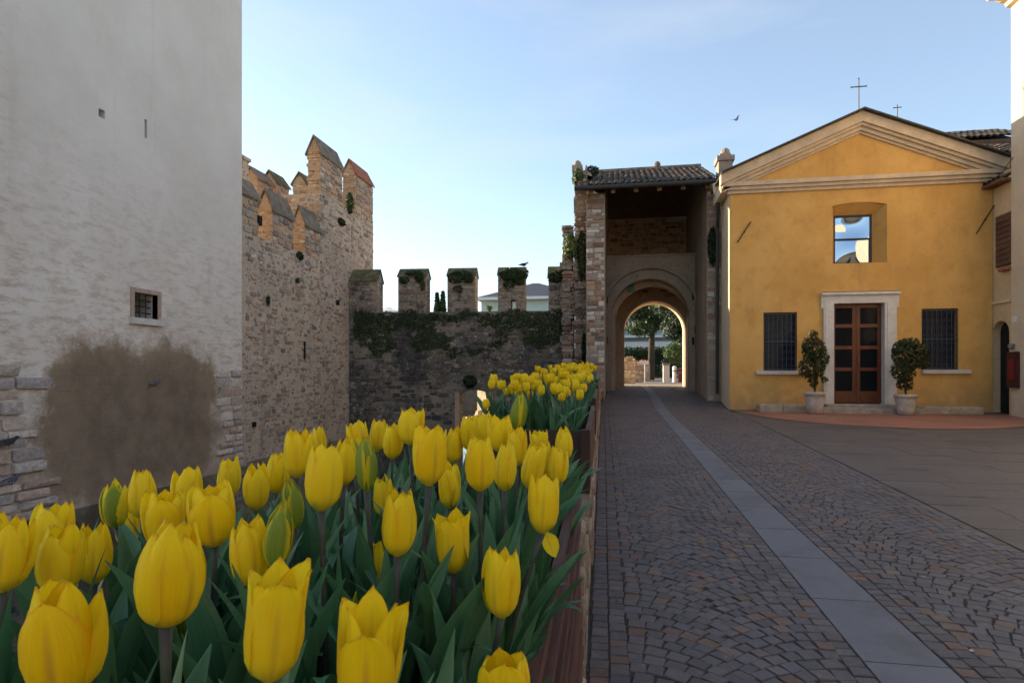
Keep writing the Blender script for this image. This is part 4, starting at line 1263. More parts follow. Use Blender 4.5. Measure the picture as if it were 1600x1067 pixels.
# slightly arched head of the recess
m = MB(); n = 12
for i in range(n):
    a, b = i / n, (i + 1) / n
    xa, xb = lerp(uw[0], uw[1], a), lerp(uw[0], uw[1], b)
    za, zb = uw[3] - .07 * (2 * a - 1) ** 2, uw[3] - .07 * (2 * b - 1) ** 2
    m.add([(xa, FY + .002, za), (xb, FY + .002, zb), (xb, FY + .002, uw[3] + .01), (xa, FY + .002, uw[3] + .01), (xa, FY + .12, za - .02), (xb, FY + .12, zb - .02)], [(0, 1, 2, 3), (0, 4, 5, 1)])
m.build('recess_head', M['ochre'], wd)
# door with marble surround
ds = MB()
jx0, jx1 = F(1286, 0)[0], F(1399.5, 0)[0]
lt0, lt1 = dr[3], F(1340, 459)[1]
ds.box(jx0, dr[0] + .004, FY - .07, FY + .2, .38, dr[3]); ds.box(dr[1] - .004, jx1, FY - .07, FY + .2, .38, dr[3])
ds.box(jx0, jx1, FY - .07, FY + .2, dr[3] + .001, lt1 - .03)
dsur = ds.build('door_surround', M['marble'], church)
m = MB(); m.box(jx0 + .035, dr[0] - .05, FY - .085, FY - .069, .38, dr[3] - .0); m.box(dr[1] + .05, jx1 - .035, FY - .085, FY - .069, .38, dr[3]); m.build('jamb_moulding', M['marble'], dsur)
m = MB(); m.box(jx0 - .06, jx1 + .06, FY - .14, FY, lt1 - .03, lt1 + .03); m.build('lintel_cornice', M['marble'], dsur)
m = MB(); m.box(jx0 - .05, jx0 - .001, FY - .06, FY, lt1 - .34, lt1 - .031); m.box(jx1 + .001, jx1 + .05, FY - .06, FY, lt1 - .34, lt1 - .031); m.build('lintel_ear', M['marble'], dsur)
MB().tube([(jx0 - .06, FY - .13, lt1 + .035), (jx1 + .06, FY - .13, lt1 + .035)], .01, 6).build('lintel_lamp_rail', M['iron'], dsur)
door_bot = F(1340, 630)[1]
dmid = (dr[0] + dr[1]) / 2
def door_leaf(x0, x1, handle):
    d = MB(); y0, y1 = FY + .13, FY + .18
    st_ = .085
    d.box(x0, x0 + st_, y0, y1, door_bot, dr[3] - .01); d.box(x1 - st_, x1, y0, y1, door_bot, dr[3] - .01)
    rails = [630, 612, 585, 552, 516.5, 483, 475]
    H = dr[3] - .01 - door_bot
    zs = [0, .11, .29, .51, .735, .955, 1]
    rows = [(0.0, .125), (.135 + .165, .335), (.51, .55), (.725, .765), (.955, 1.0)]
    # bottom panel and rails between four panes
    edges = [(.00, .12), (.325, .36), (.545, .58), (.765, .80), (.965, 1.0)]
    for a, b in edges: d.box(x0 + st_, x1 - st_, y0, y1, door_bot + a * H, door_bot + b * H)
    o = d.build('door', M['door_wood'], church)
    for (a, b) in ((.12, .325), (.36, .545), (.58, .765), (.80, .965)):
        MB().box(x0 + st_ - .002, x1 - st_ + .002, y0 + .02, y0 + .03, door_bot + a * H - .002, door_bot + b * H + .002).build('pane', M['glass_dark'], o)
    if handle: MB().tube([(x0 + .04, y0 - .05, door_bot + 1.0), (x0 + .04, y0 - .05, door_bot + 1.14)], .013, 6).build('handle', M['grey_metal'], o)
    return o
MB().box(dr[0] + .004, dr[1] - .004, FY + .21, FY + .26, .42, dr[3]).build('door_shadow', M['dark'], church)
door_leaf(dr[0] + .006, dmid - .003, False); door_leaf(dmid + .003, dr[1] - .006, True)
# barred side windows
def grille(w):
    x0, x1, z0, z1 = w
    o = MB().box(x0, x1, FY + .18, FY + .2, z0, z1).build('window', M['glass_blue'], church)
    g = MB(); y = FY + .03
    nb = 7
    for k in range(nb + 1):
        x = lerp(x0 + .02, x1 - .02, k / nb)
        MB().box(x - .007, x + .007, y, y + .014, z0, z1).build('bar', M['grille'], o)
    for z in (z0 + .03, (z0 + z1) / 2, z1 - .04):
        MB().box(x0, x1, y - .008, y - .001, z - .012, z + .012).build('bar', M['grille'], o)
    sc = MB()
    for k in range(nb):
        xa = lerp(x0 + .02, x1 - .02, (k + .5) / nb)
        for h in (0, 1):
            zc0, zc1 = (z0 + .05, (z0 + z1) / 2 - .03) if h == 0 else ((z0 + z1) / 2 + .03, z1 - .06)
            for j in range(4):
                zc = lerp(zc0 + .06, zc1 - .06, j / 3)
                pts = [(xa + .035 * math.cos(t * .9) * (1 - t / 9), y + .01, zc + .05 * math.sin(t * .9) * (1 - t / 9)) for t in range(8)]
                sc.tube(pts, .006, 4)
    sc.build('scrollwork', M['grille'], o)
    return o
grille(wl_); grille(wr_)
sx = (F(1180, 0)[0], F(1260, 0)[0], F(1443, 0)[0] - .05, F(1515, 0)[0])
MB().box(sx[0], sx[1], FY - .10, FY + .17, wl_[2] - .09, wl_[2] - .001).build('sill', M['sill'], church)
MB().box(sx[2], sx[3], FY - .10, FY + .17, wr_[2] - .09, wr_[2] - .001).build('sill', M['sill'], church)
# iron tie anchors
for (xa, ya, xb, yb) in ((1152, 379, 1173, 347), (1524, 366, 1552, 322)):
    a, b = F(xa, ya), F(xb, yb)
    o = MB().tube([(a[0], FY - .03, a[1]), (b[0], FY - .03, b[1])], .013, 6).build('tie_anchor', M['iron'], church)
    MB().lathe(((a[0] + b[0]) / 2, FY - .035, (a[1] + b[1]) / 2 - .03), [(.0, 0), (.026, .03), (0, .06)], 6).build('anchor_boss', M['iron'], o)
# stone step, threshold, benches
def slab(name, x0, x1, y0, y1, z0, z1, mat, bev=.015):
    m = MB()
    m.box(x0, x1, y0, y1, z0, z1 - bev)
    m.add([(x0, y0, z1 - bev), (x1, y0, z1 - bev), (x1, y1, z1 - bev), (x0, y1, z1 - bev), (x0 + bev, y0 + bev, z1), (x1 - bev, y0 + bev, z1), (x1 - bev, y1, z1), (x0 + bev, y1, z1)],
          [(4, 5, 6, 7), (0, 1, 5, 4), (1, 2, 6, 5), (3, 0, 4, 7), (2, 3, 7, 6)])
    return m.build(name, mat, church)
M['step'] = m_plain('worn_step_stone', (.36, .32, .27), .85, .3, 6, .35, col2=(.24, .21, .18), bdist=.02)
M['bench'] = m_plain('bench_stone', (.42, .34, .25), .9, .3, 7, .4, col2=(.30, .25, .20), bdist=.02)
slab('step', F(1272, 0)[0], F(1426, 0)[0], FY - .62, FY - .002, .25, .50, M['step'])
slab('threshold', F(1287, 0)[0] - .02, F(1402, 0)[0] + .02, FY - .32, FY - .003, .501, door_bot - .01, M['step'])
b0, b1 = F(1182, 0)[0], F(1262, 0)[0]
slab('bench_stone', b0, lerp(b0, b1, .44) - .006, FY - .42, FY - .002, .24, .555, M['bench'], .03)
slab('bench_stone', lerp(b0, b1, .44) + .006, b1, FY - .44, FY - .002, .24, .55, M['bench'], .03)
b0, b1 = F(1431, 0)[0], F(1521, 0)[0]
slab('bench_stone', b0, lerp(b0, b1, .46) - .006, FY - .42, FY - .002, .24, .535, M['bench'], .03)
slab('bench_stone', lerp(b0, b1, .46) + .006, b1, FY - .40, FY - .002, .24, .54, M['bench'], .03)
# rain pipe at the corner
pts = [(FX0 - .16, FY + .95, 6.0), (FX0 - .12, FY + .95, 5.7), (FX0 - .10, FY + 1.25, 5.2), (FX0 - .10, FY + 1.28, .75)]
MB().tube(pts, .045, 8).build('drainpipe', M['gutter'], church)
MB().lathe((FX0 - .18, FY + .85, 5.95), [(.05, 0), (.09, .1), (.1, .3), (.1, .32)], 8).build('pipe_hopper', M['cream_pale'], church)

# ------------------------------------------------------------------ potted shrubs at the door
def potted(px, pyb, pyt, wpx, shrub, label, seed, thick):
    random.seed(seed)
    Y = FY - .80
    zg = gz(Y) + .01
    c = on_y(px, pyb, Y)
    k = c.y / ray(px, pyb).y / FOC                        # metres per pixel there
    r = wpx * k / 2
    hp = (pyb - pyt) * k * 1.05
    t = thing('potted_shrub', label, 'potted plant', (c.x, Y, zg), 'shrubs flanking the church door')
    MB().lathe((c.x, Y, zg), [(r * .68, 0), (r * .78, hp * .3), (r * .9, hp * .7), (r * .95, hp * .86), (r * 1.03, hp * .87), (r * 1.03, hp), (r * .9, hp), (r * .88, hp * .93), (0.01, hp * .93)], 20).build('pot', M['terracotta'], t, True)
    MB().lathe((c.x, Y, zg + hp * .9), [(r * .86, 0), (r * .5, .025), (.01, .03)], 14).build('soil', M['soil'], t)
    top = []
    for k2 in range(5):
        a = U(0, 6.28); x, y = math.cos(a) * U(.02, .10), math.sin(a) * U(.02, .10)
        zt = zg + hp + U(.5, 1.2) * thick
        MB().tube([(c.x, Y, zg + hp * .9), (c.x + x * .6, Y + y * .6, zg + hp + .25), (c.x + x * 1.5, Y + y * 1.5, zt)], [.016, .012, .006], 5).build('stem', M['bark'], t)
    m = MB()
    for (qx, qy, rx, rz_) in shrub:
        cc = on_y(qx, qy, Y)
        leaf_quads(m, ball_leaf((cc.x, Y, cc.z), (rx * k, rx * k, rz_ * k)), int(rx * rz_ * 1.5), .040, [(.035, .06, .02), (.022, .042, .015), (.055, .075, .025), (.075, .055, .022)])
    m.build('foliage', M['foliage'], t)
potted(1273, 640, 607.5, 31, [(1272, 548, 18, 20), (1268, 574, 20, 20), (1283, 560, 12, 16), (1262, 540, 9, 14), (1270, 524, 8, 9), (1270, 597, 8, 8), (1288, 593, 5, 5)], 'open airy shrub in a pale pot left of the church door', 5, 1)
potted(1415, 643, 612.5, 32, [(1420, 556, 24, 22), (1412, 578, 18, 20), (1434, 552, 15, 16), (1405, 545, 11, 12), (1420, 536, 16, 9), (1414, 600, 12, 10), (1440, 566, 10, 12)], 'dense dark shrub in a pale pot right of the church door', 9, 1)

# ------------------------------------------------------------------ house at the right edge
random.seed(55)
HX = 8.50
house = thing('corner_house', 'tall cream house at the right edge with dark arched doorway and carved eaves', 'house', (HX, 13, .3))
ya, yb = on_x(1577, 500, HX).y, on_x(1551, 500, HX).y
ytall = on_x(1580, 300, HX - .05).y
zd = on_x(1565, 520, HX).z
# low linking wall with the arched doorway
m = MB()
vs_ = []
arch = []
n = 14
yc, hw = (ya + yb) / 2, (yb - ya) / 2
link_top = on_x(1565, 290, HX).z
def hx(u, v, w): return (HX - w, u, v)
for i in range(n):
    a, b = math.pi * i / n, math.pi * (i + 1) / n
    u1, u2 = yc - hw * math.cos(a), yc - hw * math.cos(b)
    v1, v2 = zd + hw * .9 * math.sin(a), zd + hw * .9 * math.sin(b)
    m.add([hx(u1, v1, 0), hx(u2, v2, 0), hx(u2, link_top, 0), hx(u1, link_top, 0), hx(u1, v1, -.4), hx(u2, v2, -.4)], [(0, 1, 2, 3), (0, 4, 5, 1)])
m.add([hx(ya, .2, 0), hx(ya, zd, 0), hx(ya, zd, -.4), hx(ya, .2, -.4), hx(yb, .2, 0), hx(yb, zd, 0), hx(yb, zd, -.4), hx(yb, .2, -.4)], [(0, 1, 2, 3), (4, 5, 6, 7)])
m.box(HX, HX + .4, ytall, ya, .2, link_top)
m.build('doorway_wall', M['cream'], house)
MB().box(HX + .16, HX + .22, ya, yb + .4, .2, zd + hw).build('doorway_gate', M['dark'], house)
MB().box(HX - .045, HX + .02, ytall + .02, FY - .002, on_x(1565, 474, HX).z, on_x(1565, 470, HX).z).build('string_course', M['cream_pale'], house)
m = MB(); m.box(HX - .11, HX + .3, ytall + .01, ya + .22, on_x(1570, 420, HX).z - .06, on_x(1570, 420, HX).z); m.build('window_sill', M['cap_brick'], house)
sh = MB().box(HX - .04, HX + .01, ytall + .02, FY - .15, on_x(1570, 416, HX).z, on_x(1570, 335, HX).z).build('shutter', M['shutter'], house)
for k in range(9):
    z = lerp(on_x(1570, 414, HX).z, on_x(1570, 338, HX).z, k / 9)
    MB().add([(HX - .06, ytall + .04, z), (HX - .06, FY - .17, z), (HX - .035, FY - .17, z + .085), (HX - .035, ytall + .04, z + .085)], [(0, 1, 2, 3)]).build('louvre', M['shutter'], sh)
MB().box(HX - .25, HX + .5, ytall, FY + .2, link_top + .001, link_top + .06).build('link_eaves', M['old_wood'], house)
for k in range(4):
    o = bpy.data.objects.new('roof_tile', random.choice(tile_meshes)); COL.objects.link(o); o.parent = house
    o.location = (HX - .25 - HX, ytall + .1 + k * .165 - 13, link_top + .07 - .3); o.rotation_euler = (math.radians(20), 0, math.radians(-90))
# tall part
HY0 = 8.9
m = MB()
m.box(HX - .05, HX + 5, HY0, ytall, .1, 11.0)
m.build('wall', M['cream_pale'], house)
zc0 = on_x(1560, 14, HX - .3).z
prof = [(0, 0), (-.10, .02), (-.12, .10), (-.22, .13), (-.34, .2), (-.46, .19), (-.5, .26), (-.5, .36), (0, .36)]
m = MB()
n = len(prof)
vs = [(HX - .05 + a, ytall + .02, zc0 + b) for a, b in prof] + [(HX - .05 + a, HY0, zc0 + b) for a, b in prof]
m.add(vs, [tuple(range(n - 1, -1, -1))] + [(i, (i + 1) % n, n + (i + 1) % n, n + i) for i in range(n)])
m.build('eaves_cornice', M['cream_pale'], house)
c = on_x(1586, 499, HX - .05)
MB().box(HX - .068, HX - .051, c.y - .07, c.y + .07, c.z - .065, c.z + .065).build('number_plate', M['white'], house)
c = on_x(1590, 228, HX - .05)
MB().tube([(HX - .055, c.y + .15, c.z - .2), (HX - .16, c.y + .38, c.z - .48)], .008, 5).build('wire_bracket', M['iron'], house)
c = on_x(1586, 577, HX - .05)
nb = thing('notice_board', 'dark red notice case with a red poster on the cream house wall', 'notice board', (HX - .05, c.y, c.z))
MB().box(HX - .13, HX - .052, c.y - .17, c.y + .16, c.z - .40, c.z + .38).build('case', M['board_red'], nb)
MB().box(HX - .138, HX - .131, c.y - .10, c.y + .09, c.z - .22, c.z + .22).build('poster', M['red'], nb)
c = on_x(1585, 541, HX - .05)
wlamp = thing('wall_lamp', 'small grey wall lamp above the red notice case', 'lamp', (HX - .1, c.y, c.z))
MB().lathe((HX - .12, c.y, c.z - .07), [(.02, 0), (.05, .03), (.055, .1), (.02, .13)], 10).build('shade', M['grey_metal'], wlamp)
MB().box(HX - .12, HX - .051, c.y - .015, c.y + .015, c.z + .03, c.z + .055).build('arm', M['grey_metal'], wlamp)

# ------------------------------------------------------------------ tiled roofs behind the church
def back_house(name, label, px0, px1, py_top, py_eave, Y, depth, wallmat, loc_label):
    a, b = on_y(px0, py_eave, Y), on_y(px1, py_eave, Y)
    t_ = on_y((px0 + px1) / 2, py_top, Y + depth * .5)
    o = thing(name, label, 'house', ((a.x + b.x) / 2, Y + 1, .5))
    MB().box(a.x + .25, b.x - .25, Y + .3, Y + depth, .4, a.z - .02).build('wall', wallmat, o)
    m = MB()
    m.add([(a.x, Y, a.z), (b.x, Y, b.z), (b.x - .3, Y + depth * .5, t_.z), (a.x + .3, Y + depth * .5, t_.z), (b.x, Y + depth, b.z), (a.x, Y + depth, a.z)], [(0, 1, 2, 3), (3, 2, 4, 5), (1, 4, 2), (0, 3, 5)])
    rf = m.build('roof', M['gutter'], o)
    nc = max(6, int((b.x - a.x) / .2)); 
    lay_tiles(rf, a.x, b.x, Y - .05, a.z + .02, Y + depth * .5, t_.z, nc, 6, tuple(o.location))
    MB().box(a.x + .02, b.x - .02, Y + .02, Y + .3, a.z - .3, a.z - .03).build('eaves', M['shutter'], o)
    return o
back_house('tiled_house', 'brick house with dark tiled roof showing behind the church gable', 1455, 1620, 206, 222, 24.0, 5.0, M['cap_brick'], '')
back_house('low_tiled_house', 'low lean-to tiled roof between church gable and cream house', 1500, 1640, 229, 246, 19.8, 2.2, M['cream'], '')
c = on_y(1402, 178, 26.0)
bc = thing('belfry', 'small iron cross on a low belfry just behind the church roof', 'cross', (c.x, 26.0, 3))
MB().prism_y([(c.x - .35, 3), (c.x + .35, 3), (c.x + .35, c.z - .9), (c.x, c.z - .55), (c.x - .35, c.z - .9)], 25.8, 26.2).build('gable', M['ochre'], bc)
MB().tube([(c.x, 26.0, c.z - .58), (c.x, 26.0, c.z - .02)], .02, 6).build('cross_stem', M['iron'], bc)
cross(bc, (c.x, 26.0, c.z - .05), .38, .26, .018)

# ------------------------------------------------------------------ beyond the moat wall and the gate
random.seed(66)
def far_box_house(name, label, X0, X1, Y0, Y1, z1, zr, wall, roofm, over=.6):
    o = thing(name, label, 'house', ((X0 + X1) / 2, (Y0 + Y1) / 2, .79))
    MB().box(X0, X1, Y0, Y1, .79, z1).build('wall', wall, o)
    m = MB()
    a = [(X0 - over, Y0 - over, z1 + .002), (X1 + over, Y0 - over, z1 + .002), (X1 + over, Y1 + over, z1 + .002), (X0 - over, Y1 + over, z1 + .002)]
    ins = min(X1 - X0, Y1 - Y0) / 2
    cxm, cym = (X0 + X1) / 2, (Y0 + Y1) / 2
    if X1 - X0 > Y1 - Y0: r0, r1 = (X0 + ins, cym, zr), (X1 - ins, cym, zr)
    else: r0, r1 = (cxm, Y0 + ins, zr), (cxm, Y1 - ins, zr)
    m.add(a + [r0, r1], [(3, 2, 1, 0), (0, 1, 5, 4), (2, 3, 4, 5), (1, 2, 5), (3, 0, 4)] if X1 - X0 > Y1 - Y0 else [(3, 2, 1, 0), (0, 1, 4), (1, 2, 5, 4), (2, 3, 5), (3, 0, 4, 5)])
    rf = m.build('roof', roofm, o)
    MB().box(X0 - over - .05, X1 + over + .05, Y0 - over - .05, Y0 - over - .002, z1 - .18, z1 + .06).build('eaves', M['white'], rf)
    return o
a, b = on_y(752, 468, 52), on_y(905, 468, 52)
gh = far_box_house('grey_roofed_house', 'pale green house with dark slate roof seen between the moat wall merlons', a.x, b.x, 52, 60, on_y(800, 466, 52).z, on_y(800, 441, 55).z, M['pale_green'], M['slate'])
for k in range(5):
    x = lerp(a.x + 1, b.x - 1, (k + .5) / 5)
    w_ = MB().box(x - .55, x + .55, 51.93, 51.999, 3.2, 5.0).build('window', M['white'], gh)
    MB().box(x - .45, x + .45, 51.90, 51.928, 3.3, 4.9).build('pane', M['glass_dark'], w_)
a, b = on_y(560, 486, 40), on_y(634, 486, 40)
far_box_house('red_roofed_house', 'low tiled roof peeping just over the moat wall beside the castle', a.x, b.x, 40, 45, on_y(600, 488, 40).z, on_y(600, 480, 42).z, M['cream'], M['tile'], .3)
def cypress(px, py_top, Y, w, label):
    c = on_y(px, py_top, Y)
    t = thing('cypress_tree', label, 'tree', (c.x, Y, .79), 'cypresses behind the moat wall')
    MB().tube([(c.x, Y, .7), (c.x, Y, c.z - .6)], [.16, .04], 6).build('trunk', M['bark'], t)
    m = MB()
    def f():
        h = R() ** .8
        r = w * (1 - h) ** .55 * min(1, .4 + h * 4) * math.sqrt(U(.35, 1)) * (1 + .25 * noise.noise(Vector((px, h * 6, U(0, .3)))))
        an = U(0, 6.283)
        return (Vector((c.x + r * math.cos(an), Y + r * math.sin(an), .9 + h * (c.z - .9))), Vector((math.cos(an), math.sin(an), .6)))
    leaf_quads(m, f, 2600, .13, G_DARK + G_MID[:2])
    m.build('crown', M['foliage'], t)
cypress(683, 458, 34, .42, 'left cypress tip rising between the second and middle merlons')
cypress(692, 456, 34, .42, 'right cypress tip rising between the second and middle merlons')
# small palm-like plant on the wall walk
c = on_y(765, 480, 20.0)
pl = thing('wall_walk_plant', 'little spiky yucca behind the wall between the third and fourth merlons', 'plant', (c.x, 20.0, c.z - .6))
m = MB()
for k in range(26):
    a = U(0, 6.28); e = U(.2, 1.3); L = U(.22, .36)
    d = Vector((math.cos(a) * math.cos(e), math.sin(a) * math.cos(e), math.sin(e)))
    s = d.cross(Vector((0, 0, 1))).normalized() * .025
    p0 = Vector((c.x, 20.0, c.z - .12)); p1 = p0 + d * L * .55 ; p2 = p0 + d * L + Vector((0, 0, -.05))
    m.add([p0 - s * .6, p0 + s * .6, p1 + s, p1 - s, p2], [(0, 1, 2, 3), (3, 2, 4)], random.choice(G_LIT))
m.build('leaves', M['foliage'], pl)
MB().tube([(c.x, 20.0, c.z - .6), (c.x, 20.0, c.z - .1)], .05, 6).build('stem', M['bark'], pl)
# broken quay stonework seen through the water gate, turned towards the low sun
c0 = fw(wu(742), 0, -4.0)
bh = thing('quay_ruin', 'sunlit broken pale stone quay seen through the water gate', 'quay', (c0[0], c0[1], WATER_Z))
QR = math.radians(-47)
def turned(mb):
    ca, sa = math.cos(QR), math.sin(QR)
    mb.v = [(c0[0] + (x - c0[0]) * ca - (y - c0[1]) * sa, c0[1] + (x - c0[0]) * sa + (y - c0[1]) * ca, z) for x, y, z in mb.v]
    return mb
X0, Y0 = c0[0], c0[1]
qm = m_plain('quay_stone', (.46, .38, .28), .9, .4, 4, .6, .1, bdist=.05)
turned(MB().box(X0 - 1.6, X0 + 1.6, Y0 - .45, Y0 + .3, WATER_Z - .2, WATER_Z + .28)).build('ledge', M['cornice'], bh)
m = MB(); arch_wall(m, X0 - 1.6, X0 + 1.6, WATER_Z + .281, 1.7, X0 - .42, X0 + .30, .02, .36, Y0 + .301, Y0 + .8); turned(m).build('wall', qm, bh)
turned(MB().box(X0 - 1.6, X0 + 1.6, Y0 + 1.1, Y0 + 1.2, WATER_Z - .2, 1.7)).build('back', M['brown_wall'], bh)
random.seed(91)
for k in range(26):
    x, z = X0 + U(-1.4, 1.4), WATER_Z + .3
    h = U(.10, .42) * (1 if abs(x - X0) > .45 else .5); w = U(.10, .26)
    m = MB()
    m.add([(x - w / 2, Y0 + U(-.1, .0), z), (x + w / 2, Y0 + U(-.1, .05), z), (x + w / 2, Y0 + .29, z), (x - w / 2, Y0 + .29, z), (x - w * U(.2, .45), Y0 + U(.0, .1), z + h), (x + w * U(.2, .45), Y0 + U(.0, .1), z + h * U(.8, 1)), (x + w * .4, Y0 + .28, z + h), (x - w * .4, Y0 + .28, z + h)],
          [(4, 5, 6, 7), (0, 1, 5, 4), (1, 2, 6, 5), (2, 3, 7, 6), (3, 0, 4, 7)])
    turned(m).build('fallen_stone', qm, bh)

# street beyond the gate
def tree(name, label, base, h, trunk_r, lobes, leafn, leafs, tones, lean=(0, 0), limbs=5):
    t = thing(name, label, 'tree', base)
    x, y, z = base
    top = (x + lean[0], y + lean[1], z + h)
    MB().tube([(x, y, z - .1), (x + lean[0] * .35, y + lean[1] * .35, z + h * .35), (x + lean[0] * .7, y + lean[1] * .7, z + h * .7), top], [trunk_r, trunk_r * .8, trunk_r * .55, trunk_r * .2], 9).build('trunk', M['bark'], t, True)
    m = MB()
    for k, lb in enumerate(lobes):
        (lx, ly, lz, rx, ry, rz_) = lb
        if k < limbs:
            s = U(.45, .75)
            MB().tube([(x + lean[0] * s, y + lean[1] * s, z + h * s), (x + lx * .6, y + ly * .6, z + lerp(h * s, lz, .6)), (x + lx, y + ly, z + lz)], [trunk_r * .4, trunk_r * .25, trunk_r * .08], 6).build('limb', M['bark'], t)
        leaf_quads(m, ball_leaf((x + lx, y + ly, z + lz), (rx, ry, rz_)), leafn, leafs, tones)
    m.build('crown', M['foliage'], t)
    return t
c = on_y(1017, 590, 40)
tree('pine_tree', 'umbrella pine with forked trunk framed in the gate arch', (c.x, 40, .8), 7.5, .24,
     [(U(-2.8, 2.4), U(-1.5, 1.5), U(3.0, 7.6), U(.8, 1.3), 1.0, U(.4, .8)) for k in range(24)], 600, .10, G_DARK + G_MID, (.15, 0), 8)
c = on_y(1060, 595, 36)
tree('evergreen_tree', 'dense dark evergreen filling the right of the gate arch', (c.x + .5, 36, .8), 6.5, .18,
     [(U(-1.0, 1.2), U(-.8, .8), U(1.2, 6.5), U(.7, 1.1), .9, U(.6, .9)) for k in range(18)], 650, .10, G_DARK, (0, 0), 3)
c = on_y(990, 595, 44)
tree('leafy_tree', 'bright leafy young tree at the left of the gate arch', (c.x - .9, 44, .8), 6.0, .12,
     [(U(-1.1, 1.1), U(-.8, .8), U(3.0, 6.8), U(.6, 1.0), .9, U(.5, .8)) for k in range(14)], 480, .10, G_DARK + G_MID, (0, 0), 6)
c = on_y(1053, 560, 33)
m = MB(); leaf_quads(m, ball_leaf((c.x, 33, 2.3), (.55, .5, .55)), 700, .08, G_LIT + G_MID)
tag(m.build('sunlit_bush', M['foliage'], None, origin=(c.x, 33, .8)), 'yellow green sunlit bush before the dark evergreen beyond the gate', 'bush')
# backdrop trees on both sides, so that the street is closed by planting
for k, (X, Y, h) in enumerate(((-6, 62, 8), (-1, 78, 9), (11, 64, 9), (17, 70, 10), (24, 66, 9), (-14, 70, 9), (32, 72, 9), (6, 74, 11))):
    lab = ['round tree far left beyond the street hedge', 'round tree far behind the pale hotel', 'round tree right of the pale hotel', 'second round tree right of the pale hotel', 'third round tree right of the pale hotel', 'farthest left round tree behind the moat wall', 'farthest right round tree beyond the street', 'tall round tree rising behind the pale hotel'][k]
    tree('round_tree', lab, (X, Y, .79), h * .7, .22, [(U(-2, 2), U(-1.5, 1.5), U(h * .35, h * .85), U(1.1, 1.9), 1.6, U(.9, 1.4)) for q in range(9)], 260, .22, G_DARK + G_MID, (0, 0), 3)
# hotel
a, b = on_y(962, 560, 56), on_y(1062, 560, 56)
hotel = thing('hotel', 'pale blue white hotel with balconies and dark arches beyond the gate', 'building', ((a.x + b.x) / 2, 60, .79))
MB().box(a.x, b.x, 56, 64, .79, 9.5).build('wall', M['hotel'], hotel)
for k in range(4):
    x = lerp(a.x, b.x, (k + .5) / 4)
    bay = MB(); arch_wall(bay, x - .7, x + .7, .79, 4.0, x - .42, x + .42, 3.2, .3, 55.5, 55.99); bay.build('arcade_bay', M['white'], hotel)
    MB().box(x - .45, x + .45, 55.97, 55.995, .8, 3.5).build('doorway', M['dark'], hotel)
    for z in (4.9, 7.4):
        w_ = MB().box(x - .45, x + .45, 55.94, 55.998, z, z + 1.6).build('window', M['white'], hotel)
        MB().box(x - .36, x + .36, 55.9, 55.938, z + .08, z + 1.52).build('pane', M['glass_blue'], w_)
for z in (4.35, 6.9):
    s = MB().box(a.x - .2, b.x + .2, 55.0, 55.98, z, z + .18).build('balcony', M['white'], hotel)
    for k in range(24):
        x = lerp(a.x, b.x, k / 23)
        MB().box(x - .02, x + .02, 55.02, 55.06, z + .18, z + .95).build('rail_bar', M['white'], s)
    MB().box(a.x - .2, b.x + .2, 55.0, 55.08, z + .95, z + 1.02).build('handrail', M['white'], s)
# hedge
def hedge(px0, px1, Y, h, label):
    a, b = on_y(px0, 590, Y), on_y(px1, 590, Y)
    m = MB()
    def f():
        return (Vector((U(a.x, b.x), Y + U(-.35, .35), .8 + h * (1 - R() ** 2 * .95) * U(.75, 1.03))), Vector((0, -1, .5)))
    leaf_quads(m, f, 6000, .09, G_DARK)
    return tag(m.build('hedge', M['foliage'], None, origin=((a.x + b.x) / 2, Y, .8)), label, 'hedge')
hedge(970, 1085, 46, 2.3, 'clipped dark hedge before the hotel beyond the gate')
# low stone flower walls on the left of the sunny street
FL = [(.75, .08, .08), (.8, .7, .65), (.7, .2, .3), (.1, .2, .05), (.12, .22, .06)]
for k, (px, Y, w, h, lab) in enumerate(((983, 27.5, .55, 1.0, 'nearest pale stone planter with flowers beyond the gate'), (994, 30.5, .6, .85, 'middle pale stone planter with red flowers beyond the gate'), (1005, 34, .7, .95, 'farthest pale stone planter with flowers beyond the gate'))):
    c = on_y(px, 590, Y)
    t = thing('stone_planter', lab, 'planter', (c.x, Y, .8), 'stone planters along the sunny street')
    pcs = rubble(map_y(Y - .3), c.x - w / 2 + .005, c.x + w / 2 - .005, .82, .8 + h, .12, .24, [(.55, .46, .36), (.62, .55, .45), (.48, .36, .28)], (.01, .03), skip=.03)
    MB().box(c.x - w / 2, c.x + w / 2, Y - .3, Y + .3, .79, .8 + h).build('body', M['gate_mortar'], t)
    for p in pcs: MB().add(*p).build('stone', M['castle_stone'], t)
    m = MB(); leaf_quads(m, ball_leaf((c.x, Y, .8 + h + .08), (w / 2, .3, .14)), 160, .05, FL); m.build('flowers', M['foliage'], t)
